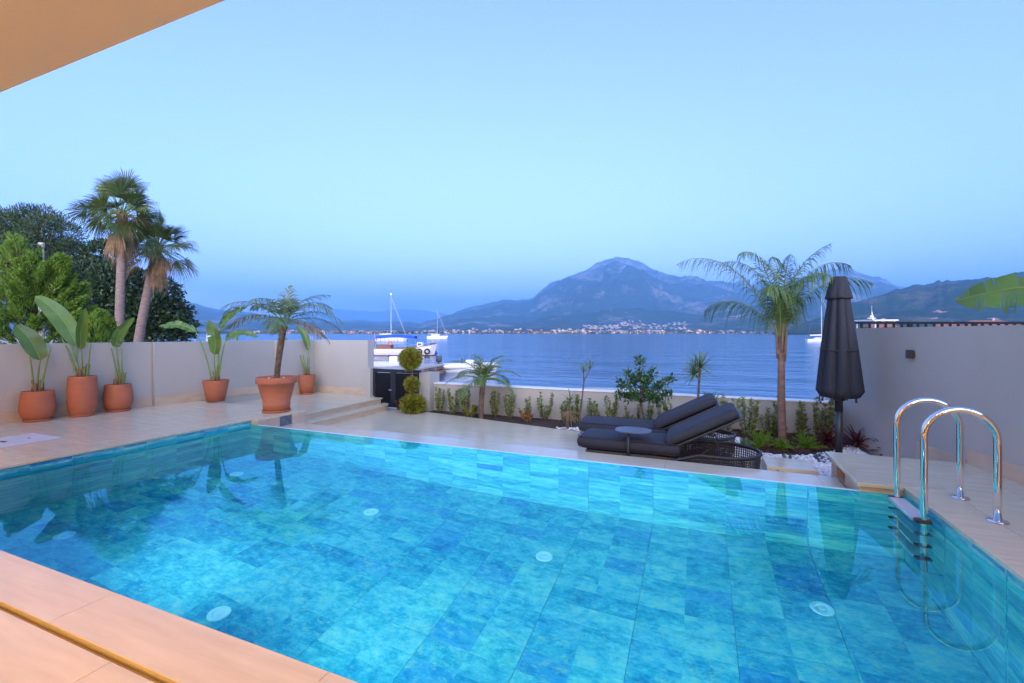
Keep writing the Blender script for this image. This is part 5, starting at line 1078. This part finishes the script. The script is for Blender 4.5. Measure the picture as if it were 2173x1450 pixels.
def hull(mb, L_, B_, H_, dr, bow=0.55, sheer=0.25, n=18, mi=0, tr=0.75, mk=None):   # x from stern (0) to bow (L)
    s = np.linspace(0, 1, n); half = B_/2*np.minimum(1, tr + (1-tr)*np.sin(np.clip(s/.45,0,1)*math.pi/2))*np.where(s > bow, np.sqrt(np.clip(1-((s-bow)/(1-bow))**2, 0, 1))*.999+.001, 1); zt_ = H_*(1 + sheer*(np.clip(s-.35,0,1)/.65)**2*1.8 + 0.06*(1-s)); rows = []
    for f, zf in ((0.0,-dr),(0.62,-dr*.6),(0.86,0.0),(0.95,.45),(1.0,1.0)):
        z = np.where(zf > 0, zt_*zf, zf) * np.ones(n); flare = f; rows.append(np.stack([s*L_*(1 - .05*(1-max(zf,0))*(s > .9)) , half*flare, z], 1))
    m_ = len(rows); P_ = np.concatenate(rows); N_ = P_*np.array((1,-1,1)); q = [(a*n+i, a*n+i+1, (a+1)*n+i+1, (a+1)*n+i) for a in range(m_-1) for i in range(n-1)]
    mb.add(P_, [q], mi); mb.add(N_, [[x[::-1] for x in q]], mi); dk = np.concatenate([rows[-1]*np.array((1,1,.93)), rows[-1]*np.array((1,-1,.93))]); mb.add(dk, [[(i,i+1,n+i+1,n+i) for i in range(n-1)]], mi)
    tr_ = [rows[a][0] for a in range(m_)]; mb.add(np.array(tr_ + [p*np.array((1,-1,1)) for p in tr_[::-1]]), [list(range(2*m_))], mi); return s, half, zt_
def place(root, px, py, ang, z=SEA): p = gz(px, py, z); root.location = p; root.rotation_euler = (0,0,ang); return p
def ring(r, rr_, c_, ax, ay, n=18): return arc(c_, r, 0, 2*math.pi, n, ax, ay)
RGT = math.atan2(ry, rx)                                   # heading that points to the right in the picture
# excursion boat with a blue awning
eb = thing('excursion_boat', 'white wooden excursion boat with a bright blue awning by the jetty', 'boat', (0,0,0)); L_ = 8.2
mb = MB(); s, hf, zt_ = hull(mb, L_, 2.6, 0.92, .35, .5, .42); mb.build('hull', 'hull_white', eb, smooth=True)
mb = MB(); s, hf, zt2 = hull(mb, L_*.995, 2.63, .07, .36, .5, 0); mb.build('waterline_band', 'red_antifoul', eb, smooth=True)
for sg in (-1,1): MB().tube(np.stack([s*L_, sg*hf*1.0, zt_*1.0], 1), .045, 6).build('gunwale', 'wood_trim', eb)
cv = MB(); nx_ = 14; xx = np.linspace(.25,5.35,nx_); yy = np.linspace(-1.25,1.25,7); Xc, Yc = np.meshgrid(xx, yy); Zc = 2.60 + .16*np.sin((Xc-.25)/5.1*math.pi) - .16*(Yc/1.25)**2
V = np.stack([Xc,Yc,Zc], -1).reshape(-1,3); q = [(j*nx_+i, j*nx_+i+1, (j+1)*nx_+i+1, (j+1)*nx_+i) for j in range(6) for i in range(nx_-1)]; cv.add(V, [q]); cv.add(V-np.array((0,0,.03)), [q])
for j in (0, 6): sl_ = np.arange(nx_)+j*nx_; P_ = V[sl_]; cv.add(np.concatenate([P_, P_-np.array((0,0,.20))]), [[(i,i+1,nx_+i+1,nx_+i) for i in range(nx_-1)]])
cv.build('awning', 'blue_canvas', eb, smooth=True)
for x_ in (.35,1.5,2.7,4.0,5.25):
    for sg in (-1,1): MB().tube([(x_,sg*1.12,1.0),(x_,sg*1.18,2.46)], .022, 6).build('awning_post', 'blue_barrel', eb)
for sg in (-1,1): MB().tube([(.1,sg*1.1,1.62),(4.0,sg*1.15,1.62)], .018, 6).build('handrail', 'aluminium', eb); MB().tube(np.stack([s[9:]*L_, sg*hf[9:]*.98, zt_[9:]+.35], 1), .014, 5).build('bow_rail', 'aluminium', eb)
MB().bbox((.35,-.9,.9),(2.2,.9,1.42), .05).build('seat_box', 'wood_trim', eb); cb = MB().bbox((5.6,-.7,.95),(6.3,.7,1.75), .06).build('wheelhouse', 'white_paint', eb); MB().box((5.72,-.705,1.35),(6.15,-.699,1.62)).build('window', 'window_dark', cb)
MB().bbox((7.3,-.3,1.35),(7.9,.3,1.62), .05).build('anchor_winch', 'charcoal_metal', eb)
for x_, z_ in ((2.2,1.62),(.05,1.72)): MB().tube(ring(.24,.06,(x_,-1.24,z_),(1,0,0),(0,0,1)), .055, 7).build('lifebuoy', 'red_ring', eb)
for x_ in (6.0,7.0): MB().tube(ring(.30,.1,(x_,-1.32+.25*(x_-6),.55),(1,0.2,0),(0,0,1)), .10, 8).build('tyre_fender', 'rubber', eb)
MB().tube([(.0,0,1.0),(-.12,0,3.2)], .02, 6).build('flag_staff', 'aluminium', eb); fl_ = MB().quads([[(-.11,0,3.0),(.12,.05,2.5),(.18,.06,1.95),(-.08,0,2.3)]]).build('flag', 'red_cloth', eb)
MB().lathe([(0,0),(.07,0),(.07,.004),(0,.004)], (0,0,0), 14).build('flag_crescent', 'white_paint', fl_); cc = fl_.children[0]; cc.rotation_euler = (R(90),0,0); cc.location = (.02,-.01,2.42)
place(eb, 797, 754.5, RGT + R(3))
def sailboat(label, px, py, L_, mast, ang, cat=False, boom=True):
    r_ = thing('sailing_boat', label, 'boat', (0,0,0)); mb = MB()
    if cat:
        for dy in (-1.9,1.9): m2 = MB(); hull(m2, L_, 1.5, 1.35, .4, .45, .1); m2.v = [v + np.array((0,dy,0)) for v in m2.v]; m2.build('hull', 'white_paint', r_, smooth=True)
        MB().bbox((1.2,-2.2,1.0),(L_*.62,2.2,1.45), .1).build('bridge_deck', 'white_paint', r_); c_ = MB(); rbox(c_, (2.2,-1.7,1.4),(L_*.60,1.7,2.5), .35, 6); c_ = c_.build('cabin', 'white_paint', r_, smooth=True); MB().box((3.0,-1.712,1.85),(L_*.56,1.712,2.2)).build('window', 'window_dark', c_); MB().bbox((.4,-1.8,2.75),(3.6,1.8,2.85), .03).build('bimini', 'white_paint', r_)
        for dx in (.6,3.3): MB().tube([(dx,-1.6,1.3),(dx,-1.6,2.76)], .03, 5).build('bimini_post', 'aluminium', r_)
        for k in range(4): MB().box((2.0+k*1.7,-2.66,.75),(2.6+k*1.7,-2.6,.98)).build('porthole', 'window_dark', r_)
    else:
        hull(mb, L_, L_*.3, L_*.10, .4, .35, .2); mb.build('hull', 'white_paint', r_, smooth=True); c_ = MB(); rbox(c_, (L_*.25,-L_*.09,L_*.09),(L_*.62,L_*.09,L_*.155), .15, 5); c_ = c_.build('cabin', 'white_paint', r_, smooth=True); MB().box((L_*.33,-L_*.0905,L_*.118),(L_*.55,L_*.0905,L_*.138)).build('window', 'window_dark', c_)
    mx_ = L_*.48; mz = L_*.13
    MB().tube([(mx_,0,mz),(mx_,0,mast)], [.11,.07], 8).build('mast', 'aluminium', r_)
    if boom: MB().tube([(mx_,0,mz+1.1),(L_*.12,0,mz+1.0)], .20 if not cat else .16, 8).build('furled_boom', 'hull_white', r_)
    for f in (.45,.72): MB().tube([(mx_,-1.0,mast*f),(mx_,1.0,mast*f)], .03, 5).build('spreader', 'aluminium', r_)
    for a_, z_ in (((L_*.98,0),1.2),((.1,0),1.3),((mx_,L_*.14),1.0),((mx_,-L_*.14),1.0)): MB().tube([(a_[0],a_[1],z_),(mx_,0,mast*.98)], .018, 4).build('stay', 'rope', r_)
    MB().tube([(L_*.97,0,1.2),(mx_+.3,0,mast*.9)], .035, 5).build('furled_jib', 'hull_white', r_)
    place(r_, px, py, ang); return r_
sailboat('large white sailing boat with a tall mast, moored behind the blue awning', 797, 724.0, 11.8, 17.5, RGT + R(6)); 
ml = MB().lathe([(0,0),(.14,0.05),(.14,.22),(0,.28)], (0,0,0), 10).build('masthead_light', 'lamp_lens', [o_ for o_ in COL.objects if o_.get('label','').startswith('large white sailing')][0]); ml.location = (11.8*.48,0,17.5)
sailboat('white catamaran with a bare mast, moored in the bay', 907, 719, 10.8, 15.0, RGT + R(4), cat=True); sailboat('white yacht half hidden behind the parasol', 1711, 726, 9.5, 16.0, RGT - R(12)); 
def dinghy(label, px, py, L_, ang, z=SEA, outb=True, rib=True):
    r_ = thing('dinghy', label, 'boat', (0,0,0)); mb = MB()
    hull(mb, L_, L_*.36, .42, .12, .5, .25); mb.build('hull', 'white_paint', r_, smooth=True)
    if rib:
        P_ = [(0,-L_*.17,.45),(L_*.5,-L_*.18,.47),(L_*.8,-L_*.12,.53),(L_*.98,0,.6),(L_*.8,L_*.12,.53),(L_*.5,L_*.18,.47),(0,L_*.17,.45)]; MB().tube(bez(P_[:4], 10), .19, 9).build('tube', 'hull_white', r_, smooth=True); MB().tube(bez(P_[3:], 10), .19, 9).build('tube', 'hull_white', r_, smooth=True)
        MB().tube(arc((L_*.35,0,.7), .35, 0, math.pi, 10, (0,1,0), (.1,0,1)), .03, 6).build('roll_bar', 'black_plastic', r_)
    c_ = MB(); rbox(c_, (L_*.42,-.3,.35),(L_*.58,.3,.95), .08, 4); c_.build('console', 'white_paint', r_); MB().tube(ring(.15,.03,(L_*.40,0,.95),(0,1,0),(.3,0,1),14), .014, 5).build('steering_wheel', 'black_plastic', r_)
    if outb:
        m_ = MB(); rbox(m_, (-.45,-.17,.75),(-.02,.17,1.25), .1, 5); m_ = m_.build('outboard_motor', 'charcoal_metal', r_, smooth=True); MB().tube([(-.25,0,.8),(-.3,0,.3),(-.32,0,-.25)], .06, 6).build('motor_leg', 'charcoal_metal', m_)
    place(r_, px, py, ang, z); return r_
dinghy('inflatable boat with white tubes moored right of the jetty', 938, 790, 4.3, RGT + R(2)); dinghy('small white motor boat with a tilted outboard behind the gate', 781, 779.5, 4.4, RGT + R(6), rib=False)
by = thing('mooring_barrel', 'blue barrel buoy floating off the bow of the excursion boat', 'buoy', gz(922,751,SEA)); p = gz(922,751,SEA); MB().tube([p+Vector((-.32,0,.12)), p+Vector((.32,.1,.14))], .25, 14).build('barrel', 'blue_barrel', by, smooth=True); MB().tube([p+Vector((0,-.02,.36)), p+Vector((0,0,.46))], .03, 6).build('lifting_eye', 'aluminium', by)
sb = MB(); 
bb = thing('beach_flag', 'white feather banner standing beyond the wall left of the ragged leaves', 'banner', (0,0,0)); t_ = 40; b = at(441,760,t_); b.z = gnd(b) if gnd(b) > SEA else SEA; bb.location = b; WL[bb] = Vector(b)
MB().tube([b, at(437,725,t_), at(441,696,t_), at(446,692,t_)], .025, 6).build('pole', 'aluminium', bb); MB().add([at(438,726,t_), at(447,726,t_), at(448,705,t_), at(445,693,t_), at(441,697,t_)], [list(range(5))]).build('banner_cloth', 'white_paint', bb)
sbo = thing('awning_boat', 'boat with a blue roof partly hidden by the tree and the wall', 'boat', (0,0,0)); mb = MB(); hull(mb, 6, 2.2, .8, .3, .5, .3); mb.build('hull', 'white_paint', sbo, smooth=True); MB().bbox((.6,-1,2.15),(4.4,1,2.30), .05).build('roof', 'blue_barrel', sbo)
for x_ in (.8,4.2):
    for sg in (-1,1): MB().tube([(x_,sg*.9,.7),(x_,sg*.9,2.16)], .03, 5).build('roof_post', 'aluminium', sbo)
place(sbo, 412, 733, RGT)
sb2 = copy_tree(sbo); sb2['label'] = 'boat with a blue roof showing between the palm fronds above the wall'; place(sb2, 655, 728, RGT + R(8))
gp = thing('mooring_post', 'green post standing in the water above the wall', 'post', (0,0,0)); p = gz(501,733,SEA); gp.location = p; WL[gp] = Vector(p); MB().tube([p+Vector((0,0,-.5)), p+Vector((0,0,2.4))], .42, 12).build('shaft', 'green_paint', gp); MB().lathe([(0,0),(.46,0),(.46,.08),(0,.12)], (p.x,p.y,p.z+2.4), 12).build('cap', 'green_paint', gp)

# ------------------------------------------------------------------ beyond the right wall
rl = thing('railing', 'black metal railing of the neighbouring terrace above the right wall', 'railing', at(1990,800,9.0)); zt_ = at(1990,685.5,9).z
MB().beam(at(1790,685.5,9), at(2330,685.5,9), .05, .045).build('top_rail', 'rail_metal', rl); a_ = at(1790,685.5,9); b_ = at(2330,685.5,9); MB().beam(Vector((a_.x,a_.y,.72)), Vector((b_.x,b_.y,.72)), .04, .04).build('bottom_rail', 'rail_metal', rl)
for k in range(32): p = at(1794+k*17.1,685.5,9); wd = .035 if k % 8 else .07; MB().box((p.x-wd/2,p.y-wd/2,.62), (p.x+wd/2,p.y+wd/2,zt_-.02)).build('baluster', 'rail_metal', rl)
wall('terrace_wall', 'neighbouring terrace wall carrying the black railing', (at(1770,700,9).x,at(1770,700,9).y), (at(2360,700,9).x,at(2360,700,9).y), -0.7, 0.62, .25, 1)
my = thing('motor_yacht', 'radar mast of a motor yacht showing above the railing', 'boat', (0,0,0)); mb = MB(); hull(mb, 16, 4.6, 1.7, .6, .5, .3); mb.build('hull', 'white_paint', my, smooth=True); c_ = MB(); rbox(c_, (2,-1.9,1.6),(11,1.9,3.6), .4, 6); c_.build('cabin', 'white_paint', my, smooth=True); MB().bbox((1.5,-1.9,4.7),(5.0,1.9,4.85), .04).build('hard_top', 'hull_white', my)
for x_ in (2,4.6):
    for sg in (-1,1): MB().tube([(x_,sg*1.7,3.5),(x_,sg*1.7,4.72)], .06, 6).build('top_post', 'white_paint', my)
MB().tube([(3,0,4.8),(2.8,0,6.0)], [.12,.06], 8).build('radar_mast', 'hull_white', my); MB().tube([(2.2,0,5.1),(3.4,0,5.1)], .05, 8).build('radar_arm', 'white_paint', my); c_ = MB(); c_.lathe([(0,0),(.22,.03),(.25,.14),(.16,.28),(0,.33)], (2.8,0,5.2), 14); c_.build('radar_dome', 'white_paint', my, smooth=True); MB().tube([(2.8,0,5.9),(2.8,0,6.9)], .03, 5).build('antenna', 'aluminium', my)
place(my, 1808, 752, RGT)
def cottage(label, px, pyt, t_, wd, ht, dp, seed):
    p = at(px, 720, t_); z0 = gnd(p) if gnd(p) > SEA else SEA; zt_ = at(px, pyt, t_).z; r_ = thing('house', label, 'house', (p.x,p.y,z0)); MB().box((p.x-wd/2,p.y-dp/2,z0-.3), (p.x+wd/2,p.y+dp/2,zt_-ht)).build('wall', 'house_cream', r_)
    o_ = .4; V = [(p.x-wd/2-o_,p.y-dp/2-o_,zt_-ht),(p.x+wd/2+o_,p.y-dp/2-o_,zt_-ht),(p.x+wd/2+o_,p.y+dp/2+o_,zt_-ht),(p.x-wd/2-o_,p.y+dp/2+o_,zt_-ht),(p.x-wd*.25,p.y,zt_),(p.x+wd*.25,p.y,zt_)]
    rf_ = MB().add(V, [[(0,1,5,4),(2,3,4,5)], [(1,2,5)], [(3,0,4)], [(3,2,1,0)]]).build('roof', 'roof_tile', r_); MB().box((p.x+wd*.1,p.y-.3,zt_-.6), (p.x+wd*.1+.6,p.y+.3,zt_+.7)).build('chimney', 'house_white', rf_)
    for k in range(3): MB().box((p.x-wd*.35+k*wd*.28,p.y-dp/2-.03,z0+1.0), (p.x-wd*.35+k*wd*.28+1.0,p.y-dp/2+.02,z0+2.3)).build('window', 'house_windows', r_)
cottage('house with a wide terracotta roof above the railing near the banana leaf', 2092, 680, 150, 15, 2.0, 10, 1); cottage('house with a terracotta roof above the railing in mid wall', 2010, 687, 150, 9, 1.4, 8, 2); cottage('small building with a chimney just right of the parasol', 1864, 683, 100, 5, 1.2, 5, 3)

# ------------------------------------------------------------------ far town
protos = []
for k, (w_, h_, d_, roofed, mw) in enumerate(((18,8,12,1,'house_cream'),(26,11,14,0,'house_white'),(14,7,11,1,'house_ochre'),(34,9,14,1,'house_cream'),(20,13,14,0,'house_white'),(12,6,10,1,'house_white'))):
    mb = MB(); mb.box((-w_/2,-d_/2,-3),(w_/2,d_/2,h_))
    if roofed: mb.add([(-w_/2-.6,-d_/2-.6,h_+.02),(w_/2+.6,-d_/2-.6,h_+.02),(w_/2+.6,d_/2+.6,h_+.02),(-w_/2-.6,d_/2+.6,h_+.02),(-w_/4,0,h_+3),(w_/4,0,h_+3)], [[(0,1,5,4),(2,3,4,5)], [(1,2,5)], [(3,0,4)], [(3,2,1,0)]], 1)
    else: mb.box((-w_/2-.3,-d_/2-.3,h_+.02),(w_/2+.3,d_/2+.3,h_+.8), 0); mb.box((-3,-3,h_+.82),(3,3,h_+3), 0)
    for fl2 in range(int(h_//3)):
        for q_ in range(int(w_//4)): mb.box((-w_/2+1.2+q_*4,-d_/2-.12,fl2*3+1.0),(-w_/2+3.0+q_*4,-d_/2-.02,fl2*3+2.4), 3 if (q_*7+fl2*3+k) % 9 == 0 else 2)
    protos.append((mb, [mw,'roof_tile','house_windows','lit_window']))
PM = []
for mb, ms in protos: o_ = mb.build('seafront_house', ms); PM.append(o_.data); bpy.data.objects.remove(o_)
def far_house(name, label, grp, k, p, ang, sc_):
    o_ = bpy.data.objects.new(name, PM[k]); COL.objects.link(o_); o_.location = p; o_.rotation_euler = (0,0,ang); o_.scale = (sc_,sc_,sc_); tag(o_, label, 'house', grp)
KIND = ['cream house with a hipped roof','wide pale flat-roofed block','ochre house with a tiled roof','long cream tiled building','tall pale flat-roofed block','small pale house with a tiled roof']
SEG = [(780,'left of the blue awning'),(930,'behind the moored sailing boats'),(1235,'left of the hillside settlement'),(1465,'below the hillside settlement'),(1640,'left of the queen palm'),(9999,'right of the queen palm')]
for i in range(230):
    px = 520 + (i+rnd.random())*1330/230; t_ = 1480 + rnd.choice((0,30,60,120,200))*1.0 + rnd.uniform(0,20); p = at(px, 707, t_); p.z = SEA + 1.6
    k_ = rnd.randrange(6); far_house('seafront_house', KIND[k_] + ' on the far shore, ' + next(s for lim, s in SEG if px < lim), 'seafront buildings on the far shore', k_, p, RGT + rnd.uniform(-.4,.4), rnd.uniform(.5,.95))
hs = []
def cluster(n, fpx, fpy, where):
    c_ = 0
    while c_ < n:
        px, py = fpx(rnd.random()), 0; py = fpy(px, rnd.random()); h_ = front
        t_, z_ = h_.hit(px, py)
        if t_ > 2150: p = at(px, 707, t_); p.z = z_ - 1.0; far_house('hillside_house', 'tiny pale house ' + where, 'houses of the hillside settlement', rnd.choice((0,1,2,4,5)), p, RGT + rnd.uniform(-.5,.5), rnd.uniform(.42,.8))
        c_ += 1
cluster(75, lambda u: 1238+u*75, lambda px, u: 699-u*7, 'in the low left arm of the hillside settlement'); cluster(60, lambda u: 1308+u*64, lambda px, u: 698-u*18, 'in the higher middle part of the hillside settlement'); cluster(80, lambda u: 1375+u*80, lambda px, u: 700-u*17, 'in the right part of the hillside settlement'); cluster(30, lambda u: 960+u*280, lambda px, u: 702-u*3, 'scattered on the slope left of the hillside settlement')
lv = MB(); n = 5200; px = nr.uniform(420,1860,n); t_ = 1450 + nr.rand(n)**2*420; clump = (np.sin(px*.07)+np.sin(px*.23+2)+np.sin(px*.031))*.33; keep = nr.rand(n) < .45+.5*clump; px, t_ = px[keep], t_[keep]; n = len(px)
K = (px-HX)/F*t_; P = np.stack([fx*t_+rx*K, fy*t_+ry*K, SEA+1.5+nr.rand(n)*(4+3*np.abs(np.sin(px*.11)))], 1)
for r_k in range(3): D = unit(nr.normal(size=(n,3))+np.array((0,0,.4))); leaf_quads(lv, P+nr.normal(size=(n,3))*1.0-D*2, D, np.full(n,6.0), np.full(n,4.0), nr.rand(n))
stuff(lv.build('shore_trees', 'far_leaf'), 'dark belt of trees among the seafront buildings on the far shore', 'trees')

# ------------------------------------------------------------------ air over the bay
hz = MB(); hz.box((-24000,-2000,SEA-3.0), (24000,32000,2500)); hz = stuff(hz.build('haze', 'joint'), 'thin bluish evening haze over the bay', 'haze')
hm = bpy.data.materials.new('haze'); hm.use_nodes = True; hm.node_tree.nodes.clear(); vp = hm.node_tree.nodes.new('ShaderNodeVolumePrincipled'); mo_ = hm.node_tree.nodes.new('ShaderNodeOutputMaterial')
vp.inputs['Color'].default_value = (0.26,0.60,1.0,1); vp.inputs['Density'].default_value = 1.2e-4; vp.inputs['Anisotropy'].default_value = 0.0; hm.node_tree.links.new(vp.outputs[0], mo_.inputs['Volume'])
hz.data.materials.clear(); hz.data.materials.append(hm)
